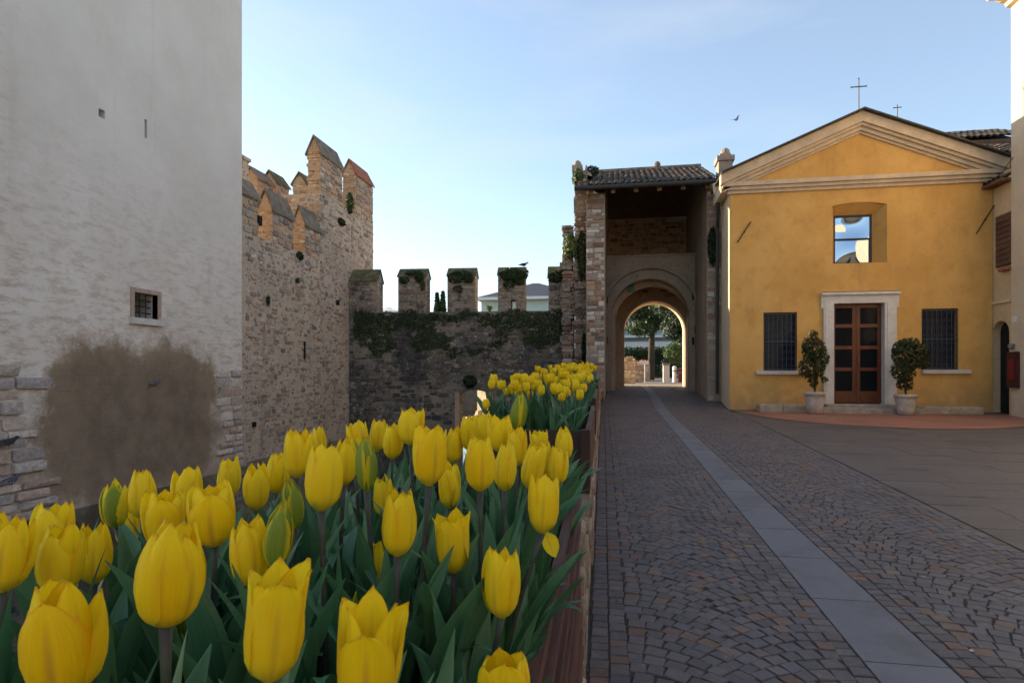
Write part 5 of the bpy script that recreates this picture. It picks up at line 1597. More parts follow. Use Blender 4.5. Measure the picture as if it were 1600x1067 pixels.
# street sign, pillars, bins
c = on_y(1008, 567, 31)
sg = thing('street_sign', 'white blank street sign on a thin post beyond the gate', 'sign', (c.x, 31, .8))
MB().tube([(c.x, 31, .8), (c.x, 31, c.z + .1)], .03, 6).build('post', M['grey_metal'], sg)
MB().box(c.x - .17, c.x + .17, 30.94, 30.965, c.z - .08, c.z + .10).build('plate', M['white'], sg)
c = on_y(1041, 585, 31)
pi = thing('gate_pillar', 'square white stone pillar at the right of the sunny street', 'pillar', (c.x, 31, .8))
MB().box(c.x - .15, c.x + .15, 30.85, 31.15, .79, 1.65).build('shaft', M['white'], pi); MB().box(c.x - .19, c.x + .19, 30.81, 31.19, 1.651, 1.75).build('cap', M['grey_metal'], pi)
MB().box(c.x - .13, c.x + .13, 30.87, 31.13, 1.751, 1.98).build('lamp_box', M['glass_blue'], pi)
for (px, mat_, h, lab) in ((1054, M['white'], .75, 'white bollard right of the stone pillar beyond the gate'), (1063, M['red'], .62, 'red bin at the right of the sunny street'), (1071, M['hotel'], .72, 'pale blue bollard beside the red bin')):
    c = on_y(px, 590, 31.5)
    o = thing('street_bollard' if 'bollard' in lab else 'red_bin', lab, 'bollard' if 'bollard' in lab else 'bin', (c.x, 31.5, .8))
    MB().lathe((c.x, 31.5, .8), [(.12, 0), (.12, .05), (.10, .06), (.10, h), (.06, h + .06), (0, h + .07)], 10).build('body', mat_, o)
    MB().lathe((c.x, 31.5, .8 + h * .7), [(.104, 0), (.108, .02), (.108, .06), (.104, .08)], 10).build('band', M['grey_metal'], o)

def town_house(label, X0, X1, Y0, Y1, zt, mat, faces):
    o = thing('town_house', label, 'house', ((X0 + X1) / 2, (Y0 + Y1) / 2, -.1), 'houses behind the camera')
    MB().box(X0, X1, Y0, Y1, -.2, zt).build('wall', mat, o)
    MB().box(X0 - .4, X1 + .4, Y0 - .4, Y1 + .4, zt + .002, zt + .2).build('eaves', M['cornice'], o)
    cx_ = (X0 + X1) / 2; cy_ = (Y0 + Y1) / 2
    MB().add([(X0 - .4, Y0 - .4, zt + .202), (X1 + .4, Y0 - .4, zt + .202), (X1 + .4, Y1 + .4, zt + .202), (X0 - .4, Y1 + .4, zt + .202), (cx_, cy_, zt + 1.8)], [(0, 1, 4), (1, 2, 4), (2, 3, 4), (3, 0, 4)]).build('roof', M['tile'], o)
    for fl in range(3):
        z = .9 + fl * 2.9
        if z + 1.6 > zt: break
        n_ = int((X1 - X0) / 2.4) if faces == 'y' else int((Y1 - Y0) / 2.4)
        for k in range(n_):
            if faces == 'y':
                x = lerp(X0, X1, (k + .5) / n_)
                w_ = MB().box(x - .5, x + .5, Y1 + .002, Y1 + .06, z, z + 1.6).build('window', M['sill'], o)
                MB().box(x - .4, x + .4, Y1 + .061, Y1 + .07, z + .1, z + 1.5).build('pane', M['glass_dark'], w_)
            else:
                y = lerp(Y0, Y1, (k + .5) / n_)
                w_ = MB().box(X0 - .06, X0 - .002, y - .5, y + .5, z, z + 1.6).build('window', M['sill'], o)
                MB().box(X0 - .07, X0 - .061, y - .4, y + .4, z + .1, z + 1.5).build('pane', M['glass_dark'], w_)
    return o
town_house('long cream house on the square behind the photographer', -4, 9, -17, -12, 9.5, M['cream_pale'], 'y')
town_house('ochre house on the right side of the square behind the photographer', 11.5, 17, -14, 2, 6.6, M['cream'], 'x')

# ------------------------------------------------------------------ parapet and planters along the bridge edge
random.seed(77)
PZ = 0.62                                   # parapet top above the street
par = thing('parapet', 'low brown stone parapet under the tulip planters along the street', 'wall', (-.4, 8, 0))
m = MB()
ysx = [2.05 + i * (17.2 - 2.05) / 14 for i in range(15)]
vs, fs = [], []
for y in ysx:
    xe = edge_x(y)
    z = gz(y)
    vs += [(xe - .012, y, z - .1), (xe - .012, y, z + PZ), (xe - .75, y, z + PZ), (xe - .75, y, -.2)]
for i in range(len(ysx) - 1):
    a, b = 4 * i, 4 * (i + 1)
    fs += [(a, b, b + 1, a + 1), (a + 1, b + 1, b + 2, a + 2), (a + 2, b + 2, b + 3, a + 3)]
fs += [(0, 1, 2, 3)]
m.add(vs, fs); m.build('core', M['parapet_core'], par)
fe = lambda u, v, w: (edge_x(u) - .012 + w * .6, u, gz(u) + v)
ps = rubble(fe, 2.1, 17.1, 0, PZ, .09, .2, [(.30, .21, .14), (.36, .27, .19), (.25, .17, .12), (.40, .33, .26), (.22, .16, .13)], (.008, .03), skip=.08)
place_pieces(ps, 'stone', M['parapet_stone'], par, 200, 'small_stones', min_px=25)
# kerb line of thin dark stone between parapet and cobbles
def pl_pt(y, dx, dz): return (edge_x(y) + dx, y, gz(y) + dz)
def planter(y0, y1, label, near):
    w = .64
    t = thing('planter', label, 'planter', (edge_x(y0) - w / 2, y0, gz(y0) + PZ), 'wooden tulip planters on the parapet')
    RIM = .95
    def bar(name, ya, yb, xa, xb, za, zb, mat):
        vs = []
        for z_ in (za, zb):
            vs += [pl_pt(ya, xa, z_), pl_pt(ya, xb, z_), pl_pt(yb, xb, z_), pl_pt(yb, xa, z_)]
        return MB().add(vs, [(0, 3, 2, 1), (4, 5, 6, 7), (0, 1, 5, 4), (1, 2, 6, 5), (2, 3, 7, 6), (3, 0, 4, 7)]).build(name, mat, t)
    if near:
        ns = 8
        for k in range(ns):                                    # narrow slats on the street side
            za = lerp(.60, RIM, k / ns)
            bar('slat', y0, y1, -.030, -.002 - .010 * (k % 2), za + .006, lerp(.60, RIM, (k + 1) / ns) - .010, M['planter_wood'])
        for k in range(4):
            bar('side_board', y0, y1, -.034, .002 - .004 * (k % 2), lerp(.04, .596, k / 4) + .003, lerp(.04, .596, (k + 1) / 4) - .004, M['planter_wood'])
        bar('liner', y0 + .01, y1 - .01, -.045, -.036, .1, RIM - .02, M['planter_dark'])
        bar('base', y0, y1, -w, -.05, .0, .5, M['planter_dark'])
    else:
        for k in range(2):
            bar('side_board', y0, y1, -.03, 0.0, lerp(PZ + .01, RIM, k / 2), lerp(PZ + .01, RIM, (k + 1) / 2) - .006, M['planter_wood'])
    bar('back_board', y0, y1, -w, -w + .03, .5, RIM, M['planter_dark'])
    bar('end_board', y0, y0 + .03, -w + .031, -.051 if near else -.031, PZ if not near else .3, RIM, M['planter_dark'])
    bar('end_board', y1 - .03, y1, -w + .031, -.051 if near else -.031, PZ if not near else .3, RIM, M['planter_dark'])
    if not near:
        bar('corner_post', y0 - .035, y0 - .001, -.05, -.002, PZ + .0, RIM + .01, M['planter_dark'])
    # soil with an uneven surface
    n1, n2 = 26, 12
    vs, fs = [], []
    for i in range(n1 + 1):
        for j in range(n2 + 1):
            yy = lerp(y0 + .031, y1 - .031, i / n1); dx = lerp(-w + .031, -.05, j / n2)
            vs.append(pl_pt(yy, dx, RIM - .07 + .018 * noise.noise(Vector((yy * 9, dx * 9, 1)))))
    for i in range(n1):
        for j in range(n2):
            k = i * (n2 + 1) + j; fs.append((k, k + 1, k + n2 + 2, k + n2 + 1))
    MB().add(vs, fs).build('soil', M['soil'], t, True)
    return t
planter(-.25, 2.0, 'nearest long wooden planter of tulips with slatted street side', True)
planter(3.28, 5.05, 'second wooden planter, dark end board facing the camera', False)
planter(5.75, 7.7, 'third wooden planter along the street', False)
planter(8.4, 10.6, 'fourth and farthest wooden planter near the gatehouse', False)
SOIL = .88

# ------------------------------------------------------------------ tulips
def petal_mat(name, bud):
    t = NT(name)
    uv = t.n('ShaderNodeUVMap').outputs[0]
    u, v, _ = t.xyz(uv)
    p = t.objc()
    au = t.math('ABSOLUTE', t.math('SUBTRACT', u, .5))                 # 0 middle .. .5 edge
    streak = t.noise(t.mapped(uv, (26, 1.4, 1)), 1.0, 4, .6)
    blot = t.noise(p, 34, 3, .5)
    y1, y2, org = (.93, .73, .010), (.90, .63, .006), (.86, .46, .006)
    c = t.mix(t.ramp(streak, .35, .7), y1, y2)
    c = t.mix(t.ramp(blot, .5, .8, 0, .3), c, org)
    c = t.mix(t.math('MULTIPLY', t.ramp(au, .09, .0, 0, .7), t.ramp(v, .95, .4, 0, 1)), c, (.58, .36, .05))
    c = t.mix(t.math('MULTIPLY', t.ramp(au, .36, .5, 0, .6), t.ramp(v, .1, .7, 0.3, 1)), c, (.82, .36, .01))
    oi = t.n('ShaderNodeObjectInfo').outputs['Random']
    c = t.mix(t.math('MULTIPLY', oi, .6), c, (.94, .80, .035))
    c = t.mix(t.ramp(v, .30, .0, 0, .65), c, (.50, .55, .07))
    c = t.mix(t.ramp(v, .955, 1.0, 0, .5), c, (.60, .18, .03))
    if bud:
        g = t.mix(t.ramp(streak, .3, .7), (.15, .27, .035), (.24, .36, .05))
        gf = t.math('MULTIPLY', t.ramp(au, .46, .18, .0, 1), t.ramp(v, 1.0, .72, .35, 1))
        c = t.mix(t.math('MINIMUM', t.math('ADD', gf, .25), .92), c, g)
    nb = t.bump(t.noise(t.mapped(uv, (46, 2, 1)), 1.0, 3, .5), .25, .002)
    t.done(c, .50, nb, .18)
    tr = t.n('ShaderNodeBsdfTranslucent'); t.l(c, tr.inputs['Color'])
    mx = t.n('ShaderNodeMixShader'); mx.inputs[0].default_value = .36
    t.l(t.bsdf.outputs[0], mx.inputs[1]); t.l(tr.outputs[0], mx.inputs[2]); t.l(mx.outputs[0], t.out.inputs[0])
    return t.m
M['petal'] = petal_mat('tulip_petal', False)
M['petal_bud'] = petal_mat('green_tulip_petal', True)
def leaf_mat():
    t = NT('tulip_leaf')
    uv = t.n('ShaderNodeUVMap').outputs[0]
    u, v, _ = t.xyz(uv)
    vein = t.noise(t.mapped(uv, (34, .8, 1)), 1.0, 3, .5)
    oi = t.n('ShaderNodeObjectInfo').outputs['Random']
    c = t.mix(t.ramp(vein, .35, .65), (.040, .135, .070), (.066, .180, .085))
    c = t.mix(t.math('MULTIPLY', oi, .5), c, (.095, .22, .090))
    au = t.math('ABSOLUTE', t.math('SUBTRACT', u, .5))
    c = t.mix(t.ramp(au, .44, .5, 0, .6), c, (.15, .25, .11))
    c = t.mix(t.ramp(v, .18, .0, 0, .8), c, (.12, .15, .06))
    c = t.mix(t.ramp(t.noise(t.objc(), 18, 4, .6), .5, .75, 0, .35), c, (.055, .11, .075))
    nb = t.bump(vein, .18, .002)
    t.done(c, .40, nb, .38)
    tr = t.n('ShaderNodeBsdfTranslucent'); t.l(c, tr.inputs['Color'])
    mx = t.n('ShaderNodeMixShader'); mx.inputs[0].default_value = .18
    t.l(t.bsdf.outputs[0], mx.inputs[1]); t.l(tr.outputs[0], mx.inputs[2]); t.l(mx.outputs[0], t.out.inputs[0])
    return t.m
M['leaf'] = leaf_mat()
M['stem'] = m_plain('tulip_stem', (.045, .065, .045), .5, .25, 40, .1, .35, col2=(.042, .036, .046), local=True)

def sheet(name, mat, fn, nu, nv):
    """a curved sheet with UVs, u across and v along"""
    vs, fs, uvs = [], [], []
    for j in range(nv + 1):
        for i in range(nu + 1):
            vs.append(fn(i / nu, j / nv)); uvs.append((i / nu, j / nv))
    for j in range(nv):
        for i in range(nu):
            k = j * (nu + 1) + i; fs.append((k, k + 1, k + nu + 2, k + nu + 1))
    me = bpy.data.meshes.new(name)
    me.from_pydata([tuple(v) for v in vs], [], fs)
    uvl = me.uv_layers.new(name='UVMap')
    for poly in me.polygons:
        for li in poly.loop_indices:
            uvl.data[li].uv = uvs[me.loops[li].vertex_index]
    me.polygons.foreach_set('use_smooth', [True] * len(me.polygons))
    me.materials.append(mat); me.update()
    return me
VW = [0, .08, .2, .4, .6, .75, .87, .95, 1.0]
PWID = [.34, .65, .95, 1.0, .95, .84, .65, .41, .05]
PWIDF = [.34, .62, .90, .98, .92, .80, .60, .34, .05]
PROF = {  # radius along the petal for a unit bloom (height 1), by style
    'closed': [.06, .22, .325, .375, .36, .315, .255, .205, .16],
    'half':   [.06, .23, .335, .385, .378, .35, .31, .275, .25],
    'open':   [.06, .23, .35, .42, .43, .415, .385, .36, .345],
    'flare':  [.06, .22, .33, .37, .372, .375, .39, .41, .44],
    'bud':    [.05, .16, .245, .30, .295, .25, .17, .10, .05],
}
def petal_mesh(style, outer, seed, mat, low=False):
    rg = random.Random(seed)
    prof = PROF[style]
    A = math.radians(72 if outer else 62)
    if style == 'bud': A = math.radians(64)
    ph, wv, cr_ = rg.uniform(0, 6), rg.uniform(.3, 1), rg.uniform(.6, 1.2)
    hh = (1.0 if outer else 1.03) * rg.uniform(.93, 1.05)
    tipx = rg.uniform(-.06, .06)
    shrink = 1.0 if outer else .87
    tear = rg.uniform(-1, 1)
    def fn(u, v):
        s = u * 2 - 1
        r = interp(VW, prof, v) * shrink
        w = interp(VW, PWID if style != 'flare' else PWIDF, v)
        # slightly ragged edge near the tip
        w *= 1 + .05 * math.sin(v * 17 + ph) * v
        an = s * A * w
        z = v * hh - .05 * abs(s) ** 2.2 * (v ** 2) * hh * .8
        rr = r * (1 - .06 * cr_ * math.exp(-(s / .13) ** 2) * math.sin(math.pi * min(1, v * 1.1)))     # crease of the midrib
        rr *= 1 - (.05 if outer else .02) * abs(s) ** 3 + .045 * math.sin(s * 5 + ph + v * 3) * wv * v + .016 * math.cos(s * 9 + ph) * (1 - v * .4)
        if outer: rr += .030 * abs(s) ** 5 * math.sin(math.pi * min(1, v * 1.15)) * cr_
        flat = .18                                   # petals are flatter than the circle they stand on
        x, y = rr * math.cos(an), rr * math.sin(an)
        x = lerp(x, rr * (1 - .35 * (an ** 2)), flat * .5)
        y += tipx * v ** 3
        if v > .9: x += .03 * math.sin(s * 3 + tear * 3) * (v - .9) * 10 * .6
        return (x, y, z)
    if low: return sheet('petal', mat, fn, 4, 6)
    return sheet('petal', mat, fn, 12, 18)
PET = {}
for st_ in ('closed', 'half', 'open', 'flare', 'bud'):
    mat_ = M['petal_bud'] if st_ == 'bud' else M['petal']
    PET[st_] = ([petal_mesh(st_, True, 10 + k, mat_) for k in range(5)], [petal_mesh(st_, False, 40 + k, mat_) for k in range(4)])
# half-green blooms: green outer petals on a yellow heart
PET['green'] = ([petal_mesh('closed', True, 60 + k, M['petal_bud']) for k in range(3)], PET['closed'][1])

def leaf_mesh(seed):
    rg = random.Random(seed)
    L, W = 1.0, rg.uniform(.048, .078)
    bend = rg.choice([rg.uniform(.05, .45), rg.uniform(.05, .5), rg.uniform(.3, 1.0), rg.uniform(.9, 1.7)]); tw = rg.uniform(-1.2, 1.2); ph = rg.uniform(0, 6); fold = rg.uniform(.35, .85); wav = rg.uniform(.10, .45)
    side = rg.uniform(-.12, .12)
    n = 18
    pts = []; ang = rg.uniform(.02, .18); x = z = 0.0
    for j in range(n + 1):
        pts.append((x, z, ang))
        a = ang + bend * (j / n) ** 1.8
        x += math.sin(a) * L / n; z += math.cos(a) * L / n
    def fn(u, v):
        s = u * 2 - 1
        j = min(n, int(v * n + 1e-6)); x, z, _ = pts[j]
        a = ang + bend * v ** 1.8
        w = W * interp([0, .08, .3, .5, .75, .9, 1], [.35, .55, .95, 1, .72, .36, .02], v)
        t_ = tw * v
        cs = s * w
        f = fold * (1 - .75 * v)
        up = abs(cs) * f + wav * w * math.sin(v * 9 + ph + s * 2) * abs(s)
        # local normal direction of the leaf (towards the inner side)
        nx, nz = -math.cos(a), math.sin(a)
        yy = cs * math.cos(t_) - up * math.sin(t_) * .5 + side * v * v
        nn = up * math.cos(t_) + cs * math.sin(t_)
        return (x + nx * nn, yy, z + nz * nn)
    return sheet('leaf', M['leaf'], fn, 6, n)
LEAF = [leaf_mesh(200 + k) for k in range(14)]
def link(name, me, parent, loc=(0, 0, 0), rot=(0, 0, 0), sc=1.0):
    o = bpy.data.objects.new(name, me); COL.objects.link(o); o.parent = parent
    o.location = loc; o.rotation_euler = rot; o.scale = (sc, sc, sc) if isinstance(sc, (int, float)) else sc
    return o
def add_leaves(t, n, hb, lo=.90, hi=1.36, a0=None):
    a = U(0, 6.28) if a0 is None else a0
    for k in range(n):
        L = min(max(.12, hb * U(lo, hi)), .30)
        link('leaf', random.choice(LEAF), t, (U(-.012, .012), U(-.012, .012), -.015), (U(-.12, .12), U(-.12, .12), a), (L * U(.9, 1.1), L * U(.85, 1.2), L))
        a += 6.28 / n + U(-.5, .5)
def tulip(px, py, h, w, style, label, tilt=0.0, turn=None, bh=.066, leaves=4, d=None):
    """px, py: middle of the bloom in the photograph; h, w its size there in pixels"""
    d = d or FOC * bh / h
    c = at_d(px, py, d)
    # keep the plant inside the planter
    xe = edge_x(c.y)
    base_x = min(max(c.x + U(-.02, .02), xe - .60), xe - .065)
    base_y = c.y + U(-.015, .02)
    zs = gz(base_y) + SOIL
    t = thing('tulip', label, 'tulip', (base_x, base_y, zs), 'tulips in the nearest planter')
    bb = Vector((c.x, c.y, c.z - bh / 2)) - Vector((base_x, base_y, zs))       # bottom of the bloom, local
    tilt += U(-.09, .09)
    fb = U(-.10, .10)
    tv = Vector((tilt * CP - fb * SP, tilt * SP + fb * CP, 1)).normalized()
    mid = Vector((bb.x * .35 - tilt * .02, bb.y * .35, bb.z * .55))
    pts = []
    for k in range(9):
        s = k / 8
        p = Vector((0, 0, 0)) * (1 - s) ** 2 + mid * 2 * s * (1 - s) + bb * s * s
        pts.append(p)
    sm = MB().tube(pts, [.0030] * 7 + [.0028, .0040], 8).mesh('stem', M['stem'], True)
    link('stem', sm, t)
    outs, inns = PET[style]
    turn = U(0, 2.09) if turn is None else turn
    ref = {'closed': .88, 'half': .91, 'open': .96, 'flare': .90, 'bud': .66, 'green': .83}[style]
    kx = (w / h) / ref
    kx = min(max(kx, .66), 1.22)
    rx = math.atan2(-tv.y, tv.z); ry = math.atan2(tv.x, tv.z)
    from mathutils import Matrix, Euler
    tm = Euler((rx, ry, 0)).to_matrix()
    for ring, lst in ((0, outs), (1, inns)):
        for k in range(3):
            th = turn + k * 2.0944 + ring * 1.0472 + U(-.10, .10)
            open_ = (U(-.05, .05) if R() < .8 else U(.06, .17)) * (0 if style == 'bud' else 1)
            mm = tm @ Euler((0, 0, th)).to_matrix() @ Euler((0, open_, 0)).to_matrix()
            e = mm.to_euler()
            o = link('petal', random.choice(lst), t, tuple(bb), tuple(e), (bh * kx, bh * kx, bh * U(.97, 1.04)))
    add_leaves(t, leaves, max(.16, bb.z))
    return t
TUL = [
 (2, 866, 118, 70, 'closed', 'tulip cut off by the left edge of the picture', .1),
 (79, 832, 92, 60, 'half', 'yellow tulip just behind the left cluster, second tulip from the left edge', -.05),
 (91, 873, 108, 72, 'half', 'front tulip of the cluster of three at the far left', .08),
 (147, 866, 92, 52, 'closed', 'narrow tulip right of the far left cluster', .12),
 (102, 1000, 172, 120, 'half', 'big yellow tulip at the lower left with an orange gap between petals', .02),
 (181, 789, 70, 40, 'green', 'greenish half closed tulip standing before the bare patch of the tower', .05),
 (223, 771, 78, 49, 'closed', 'smooth closed tulip right of the greenish one before the tower', .0),
 (197, 822, 62, 36, 'closed', 'small tulip half hidden below the smooth closed one', .0),
 (294, 773, 82, 45, 'half', 'slim yellow tulip behind the wide open one, before the tower', -.04),
 (336, 805, 96, 78, 'open', 'wide open round tulip with a folded petal before the tower foot', -.03),
 (257, 812, 92, 62, 'open', 'yellow tulip whose top rises behind the largest front bloom', .03),
 (259, 892, 170, 108, 'closed', 'very large closed tulip in front, tilted to the right', .10),
 (284, 948, 100, 44, 'bud', 'green bud peeping out behind the very large closed tulip', .0),
 (391, 863, 104, 46, 'half', 'slender curved tulip beside the tall green bud', -.06),
 (429, 838, 106, 48, 'bud', 'tall green bud with a yellow edge left of the middle', .04),
 (421, 975, 178, 108, 'flare', 'large flaring tulip in front with a V notch between petals', .06),
 (357, 746, 62, 42, 'half', 'tulip between the wide open one and the tower corner', .05),
 (400, 761, 72, 42, 'closed', 'closed tulip with greenish base under the castle wall', .0),
 (431, 738, 64, 40, 'closed', 'small orange tinted tulip under the castle wall', .05),
 (463, 709, 74, 43, 'half', 'tall tulip standing up against the castle wall', .03),
 (502, 747, 102, 68, 'half', 'broad tulip with a straight split down its middle, left of centre', .0),
 (500, 690, 44, 26, 'closed', 'small round bud head behind the broad split tulip', .0),
 (462, 786, 80, 36, 'bud', 'green bud half hidden behind the broad split tulip', -.05),
 (537, 722, 72, 34, 'closed', 'narrow tulip tucked at the right of the broad split tulip', .05),
 (556, 712, 60, 30, 'green', 'yellow green young tulip left of the twin green leaves', .0),
 (573, 726, 84, 34, 'bud', 'slim green bud in the middle of the back rows', .0),
 (563, 684, 52, 36, 'half', 'leftmost tulip of the back row before the dark moat wall', -.05),
 (588, 681, 50, 30, 'half', 'second tulip of the back row before the dark moat wall', .0),
 (613, 689, 56, 32, 'half', 'third tulip of the back row, slightly lower, before the moat wall', .0),
 (641, 667, 58, 42, 'open', 'tall two peaked tulip sticking up from the back row', .08),
 (670, 712, 94, 58, 'open', 'big bright tulip at the centre of the planter', .0),
 (708, 695, 56, 27, 'closed', 'narrow tulip right behind the big bright centre one', .03),
 (601, 777, 62, 36, 'half', 'tulip peeping over the left shoulder of the rounded middle one', -.05),
 (621, 818, 102, 63, 'half', 'rounded tulip with a dark gap between petals at the middle', .0),
 (703, 760, 68, 40, 'half', 'small ragged tulip below the big bright centre one', .05),
 (750, 723, 88, 57, 'half', 'upright tulip with a small dark spot right of centre', .0),
 (734, 676, 56, 34, 'half', 'half hidden tulip behind the spotted one on its left', -.05),
 (758, 672, 50, 34, 'open', 'ragged tulip top behind the spotted one', .0),
 (788, 730, 74, 28, 'closed', 'thin tulip squeezed against the right of the spotted one', .0),
 (781, 676, 60, 42, 'open', 'broad back row tulip under the tall pointed green bud', -.03),
 (809, 644, 58, 29, 'bud', 'tall pointed green bud standing above all tulips', .0),
 (806, 697, 62, 34, 'half', 'tulip right below the tall pointed green bud', .05),
 (826, 728, 70, 38, 'half', 'leaning tulip in the right rear cluster', .22),
 (845, 718, 58, 34, 'half', 'middle tulip of the right rear cluster', .04),
 (869, 728, 60, 27, 'closed', 'right tulip of the right rear cluster', .10),
 (842, 693, 44, 28, 'open', 'ragged tulip top before the dark end board of the second planter', .0),
 (880, 694, 51, 34, 'closed', 'single tulip alone at the right rear corner by the street', -.08),
 (847, 788, 90, 50, 'half', 'tall tulip near the street above the torn petal', .04),
 (710, 849, 92, 60, 'flare', 'tulip with two peaks and a notch, right of the middle', .04),
 (784, 912, 106, 57, 'half', 'pale ribbed tulip low at the right of the planter', .03),
 (582, 880, 70, 42, 'half', 'tulip half hidden by a broad leaf below the rounded middle one', .0),
 (564, 955, 82, 46, 'green', 'greenish yellow bloom behind the big bottom centre tulip', .03),
 (571, 1022, 172, 108, 'flare', 'big tulip at the bottom centre with one tall right petal', .05),
 (786, 1085, 120, 96, 'open', 'tulip top cut off by the bottom edge near the street', .0),
 (6, 1090, 110, 60, 'half', 'tulip tip in the lower left corner of the picture', .0),
]
for (px, py, h, w, stl, lab, tilt) in TUL:
    tn_ = {'large flaring tulip in front with a V notch between petals': -1.0}.get(lab)
    tulip(px, py, h, w, stl, lab, tilt, tn_, leaves=7 if h > 60 else 4)
# young leaf shoots without flowers, filling the planter
k = 0
shoots = []
for i in range(64):
    y = U(.5, 1.85); dx = U(-.58, -.07)
    shoots.append((edge_x(y) + dx, y))
for i in range(12): shoots.append((edge_x(.5) - U(.055, .085), U(.45, 1.75)))
for (x, y) in shoots:
    t = thing('tulip_shoot', 'dark green leaf shoot without a flower among the near tulips', 'shoot', (x, y, gz(y) + SOIL), 'flowerless leaf shoots in the nearest planter')
    add_leaves(t, 4, .20, .7, 1.15)
# leaves of the outer row hanging over the slats
for i in range(13):
    y = U(.6, 1.9)
    t = thing('tulip_shoot', 'dark green leaf shoot leaning over the street side of the nearest planter', 'shoot', (edge_x(y) - U(.05, .075), y, gz(y) + SOIL), 'leaf shoots leaning over the planter edge')
    for k in range(3):
        L = U(.15, .22)
        link('leaf', random.choice(LEAF), t, (U(-.01, .01), U(-.01, .01), -.01), (U(-.1, .1), U(.05, .40), U(-1.1, 1.1)), (L, L * 1.35, L))
# the torn petal hanging under the tall tulip by the street
c = at_d(861, 851, .80)
pt = bpy.data.objects.new('fallen_petal', PET['closed'][0][1]); COL.objects.link(pt)
pt.location = c + Vector((-.005, 0, .018)); pt.rotation_euler = (2.9, .5, 1.9); pt.scale = (.030, .030, .036)
tag(pt, 'loose orange yellow petal caught in leaves by the street edge', 'petal')
# tulips in the farther planters: small in the picture, bloom in one piece
def small_bloom(seed):
    rg = random.Random(seed); m = MB()
    st_ = rg.choice(['closed', 'half', 'half', 'open'])
    kx = rg.uniform(.85, 1.1)
    me = bpy.data.meshes.new('bloom'); vs, fs, uvs = [], [], []
    for ring in (0, 1):
        for k in range(3):
            th = k * 2.0944 + ring * 1.0472 + rg.uniform(-.15, .15)
            prof = PROF[st_]; A = math.radians(64 if ring == 0 else 56); nu, nv_ = 4, 7
            hh = rg.uniform(.94, 1.05)
            o = len(vs)
            for j in range(nv_ + 1):
                v = j / nv_
                for i in range(nu + 1):
                    s = i / nu * 2 - 1
                    r = interp(VW, prof, v) * (1 if ring == 0 else .88) * kx
                    an = th + s * A * interp(VW, PWID, v)
                    vs.append((r * math.cos(an), r * math.sin(an), v * hh - .05 * s * s * v * v)); uvs.append((i / nu, v))
            for j in range(nv_):
                for i in range(nu):
                    q = o + j * (nu + 1) + i; fs.append((q, q + 1, q + nu + 2, q + nu + 1))
    me.from_pydata(vs, [], fs)
    uvl = me.uv_layers.new(name='UVMap')
    for poly in me.polygons:
        for li in poly.loop_indices: uvl.data[li].uv = uvs[me.loops[li].vertex_index]
    me.polygons.foreach_set('use_smooth', [True] * len(me.polygons)); me.materials.append(M['petal']); me.update()
    return me
BLOOMS = [small_bloom(300 + k) for k in range(8)]
STEM_S = MB().tube([(0, 0, 0), (.01, .006, .5), (0, 0, 1)], [.024, .022, .022], 6).mesh('stem', M['stem'], True)
ORD = ['first', 'second', 'third', 'fourth', 'fifth', 'sixth', 'seventh', 'eighth', 'ninth', 'tenth', 'eleventh', 'twelfth', 'thirteenth', 'fourteenth', 'fifteenth', 'sixteenth', 'seventeenth', 'eighteenth', 'nineteenth', 'twentieth']
def far_bed(y0, y1, n, hlo, hhi, label, group, nleaf, rows=None):
    placed = []
    tries = 0
    made = []
    while len(placed) < n and tries < 6000:
        tries += 1
        y = U(y0 + .06, y1 - .06); dx = U(-.60, -.06)
        if any((y - a) ** 2 + (dx - b) ** 2 < .0036 for a, b in placed): continue
        placed.append((y, dx))
        z = gz(y) + SOIL; hb = U(hlo, hhi)
        t = thing('tulip', label, 'tulip', (edge_x(y) + dx, y, z), group)
        made.append((y, proj(t.location)[0], t))
        ox, oy = U(-.02, .02), U(-.02, .02)
        link('stem', STEM_S, t, (0, 0, 0), (-oy / hb, ox / hb, 0), (.17, .17, hb))
        link('bloom', random.choice(BLOOMS), t, (ox, oy, hb), (U(-.16, .16), U(-.16, .16), U(0, 6)), .068 * U(.88, 1.1))
        a = U(0, 6)
        for k in range(nleaf):
            L = hb * U(.75, 1.15)
            link('leaf', random.choice(LEAF), t, (0, 0, -.01), (U(-.15, .15), U(-.15, .15), a), (L * 1.2, L * 1.2, L)); a += 2.1 + U(-.5, .5)
    if rows:
        made.sort(key=lambda q: q[0])
        per = math.ceil(len(made) / len(rows))
        for r_, nm in enumerate(rows):
            part = sorted(made[r_ * per:(r_ + 1) * per], key=lambda q: q[1])
            for k, q in enumerate(part):
                q[2]['label'] = '%s, %s from the left in its %s row' % (label, ORD[k], nm)
far_bed(3.28, 5.05, 66, .17, .30, 'yellow tulip in the second planter', 'tulips in the second planter', 4, ['front', 'second', 'third', 'back'])
far_bed(5.75, 7.7, 78, .20, .31, 'small yellow tulip in the third planter', 'tulips in the third planter', 3)
far_bed(8.4, 10.6, 84, .20, .31, 'tiny yellow tulip in the farthest planter by the gate', 'tulips in the farthest planter', 2)

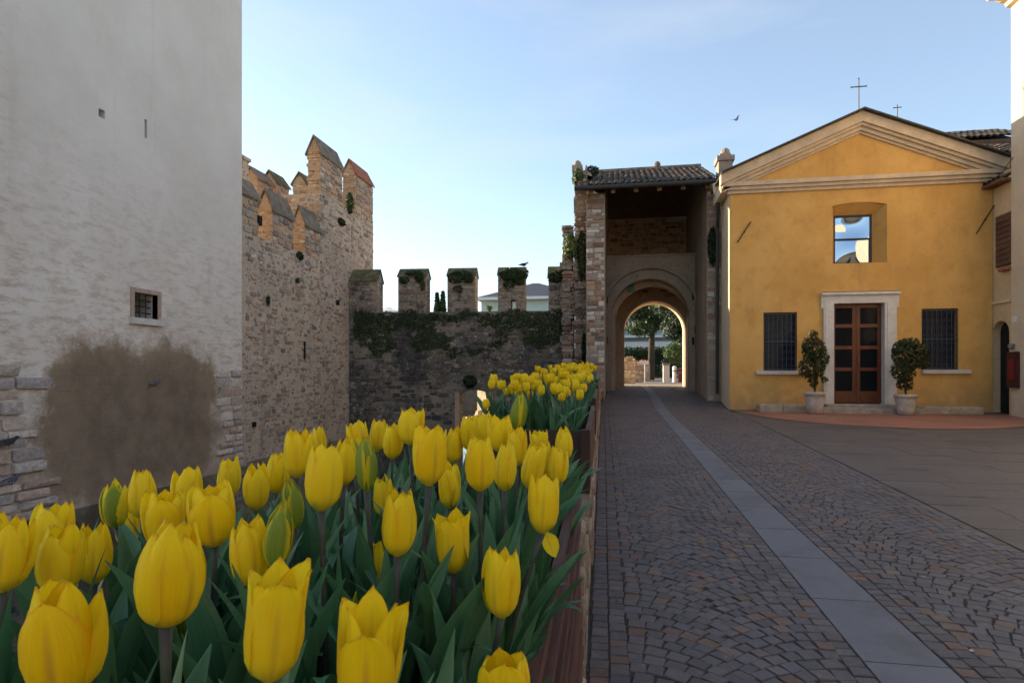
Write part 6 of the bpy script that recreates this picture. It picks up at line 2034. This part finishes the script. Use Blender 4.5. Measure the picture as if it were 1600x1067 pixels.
# ------------------------------------------------------------------ birds
def bird(name, label, loc, size, heading, body, wing, flying=False):
    t = thing(name, label, 'bird', tuple(loc))
    me_b = MB()
    # body as a ring sweep from tail to beak
    sec = [(-.50, .02, .035, .012), (-.34, .035, .05, .03), (-.2, .05, .12, .10), (0, .04, .16, .15), (.16, .07, .15, .14), (.26, .14, .10, .10), (.31, .20, .085, .085), (.38, .225, .07, .07), (.43, .22, .025, .022), (.50, .20, .008, .006)]
    vs, fs = [], []; n = 10
    for (x, z, ry, rz_) in sec:
        for k in range(n):
            a = 6.2832 * k / n
            vs.append((x, ry * math.cos(a), z + rz_ * math.sin(a) + (.16 if not flying else 0)))
    for i in range(len(sec) - 1):
        for k in range(n):
            k2 = (k + 1) % n; fs.append((i * n + k, i * n + k2, (i + 1) * n + k2, (i + 1) * n + k))
    fs.append(tuple(range(n - 1, -1, -1))); fs.append(tuple(range((len(sec) - 1) * n, len(sec) * n)))
    me_b.add(vs, fs, body)
    link('body', me_b.mesh('body', M['feather'], True), t, (0, 0, 0), (0, 0, heading), size)
    for s in (-1, 1):
        wm = MB()
        if flying: wm.add([(.15, s * .1, .06), (-.15, s * .1, .05), (-.22, s * .55, .26), (.02, s * .5, .25), (-.2, s * .95, .34)], [(0, 1, 2, 3), (3, 2, 4)], wing)
        else: wm.add([(.17, s * .13, .26), (.0, s * .172, .12), (-.3, s * .09, .13), (-.52, s * .02, .17), (-.2, s * .10, .29)], [(0, 1, 2, 4), (4, 2, 3)], wing)
        link('wing', wm.mesh('wing', M['feather']), t, (0, 0, 0), (0, 0, heading), size)
        if not flying:
            link('leg', MB().tube([(.02, s * .05, .1), (.03, s * .05, -.03)], .012, 5).mesh('leg', M['red']), t, (0, 0, 0), (0, 0, heading), size)
    return t
PG, PW = (.075, .08, .10), (.16, .17, .20)
c = on_x(13, 694, TOWER_X + .10)
bird('pigeon', 'upper pigeon perched on the rough stones at the left of the tower', (c.x, c.y, c.z - .03), .30, 1.4, (.03, .032, .04), (.045, .05, .06))
c = on_x(16, 755, TOWER_X + .16)
bird('pigeon', 'lower grey pigeon perched on the rough stones at the left of the tower', (c.x, c.y, c.z - .03), .32, 1.7, PG, PW)
c = on_x(243, 600, TOWER_X + .06)
bird('pigeon', 'pigeon sitting in a hole in the middle of the brown patch', (c.x, c.y, c.z - .03), .22, 1.2, PG, PW)
p = fw(wu(817), RID + .05, -.3)
bird('crow', 'dark bird standing on top of the merlon with the slit', (p[0], p[1], p[2] + .0), .34, .3, (.025, .027, .033), (.03, .03, .036))
bird('gull', 'bird flying over the church roof', at_d(1150, 188, 30), .36, .5, (.30, .33, .38), (.22, .25, .30), True)
# scraps on the paving
def scrap(px, py, s, tone, label, cat):
    # where the sight line meets the street
    d = 3.0
    for _ in range(30):
        p = at_d(px, py, d); d *= 1 + (p.z - gz(p.y)) / max(.2, CAMZ - p.z) * .9
    p = at_d(px, py, d)
    m = MB()
    a = [Vector((U(.7, 1) * math.cos(k * 1.0472), U(.5, .8) * math.sin(k * 1.0472), U(.05, .35))) * s for k in range(6)]
    m.add([(p.x, p.y, p.z + .012)] + [(p.x + q.x, p.y + q.y, p.z + .008 + q.z) for q in a], [(0, i + 1, (i + 1) % 6 + 1) for i in range(6)], tone)
    tag(m.build(cat.replace(' ', '_'), M['foliage'], None, origin=(p.x, p.y, p.z)), label, cat)
scrap(1443, 903, .016, (.7, .68, .66), 'tiny white paper scrap on the right cobbles', 'paper scrap')
scrap(1518, 1019, .013, (.7, .68, .66), 'tiny white scrap near the lower right corner', 'paper scrap')
scrap(1011, 988, .015, (.30, .20, .06), 'small dry leaf on the cobbles left of the grey strip', 'dry leaf')
scrap(933, 889, .014, (.03, .025, .02), 'dark dead leaf on the edge cobbles', 'dead leaf')
scrap(964, 942, .014, (.03, .025, .02), 'second dark dead leaf on the edge cobbles, nearer', 'dead leaf')
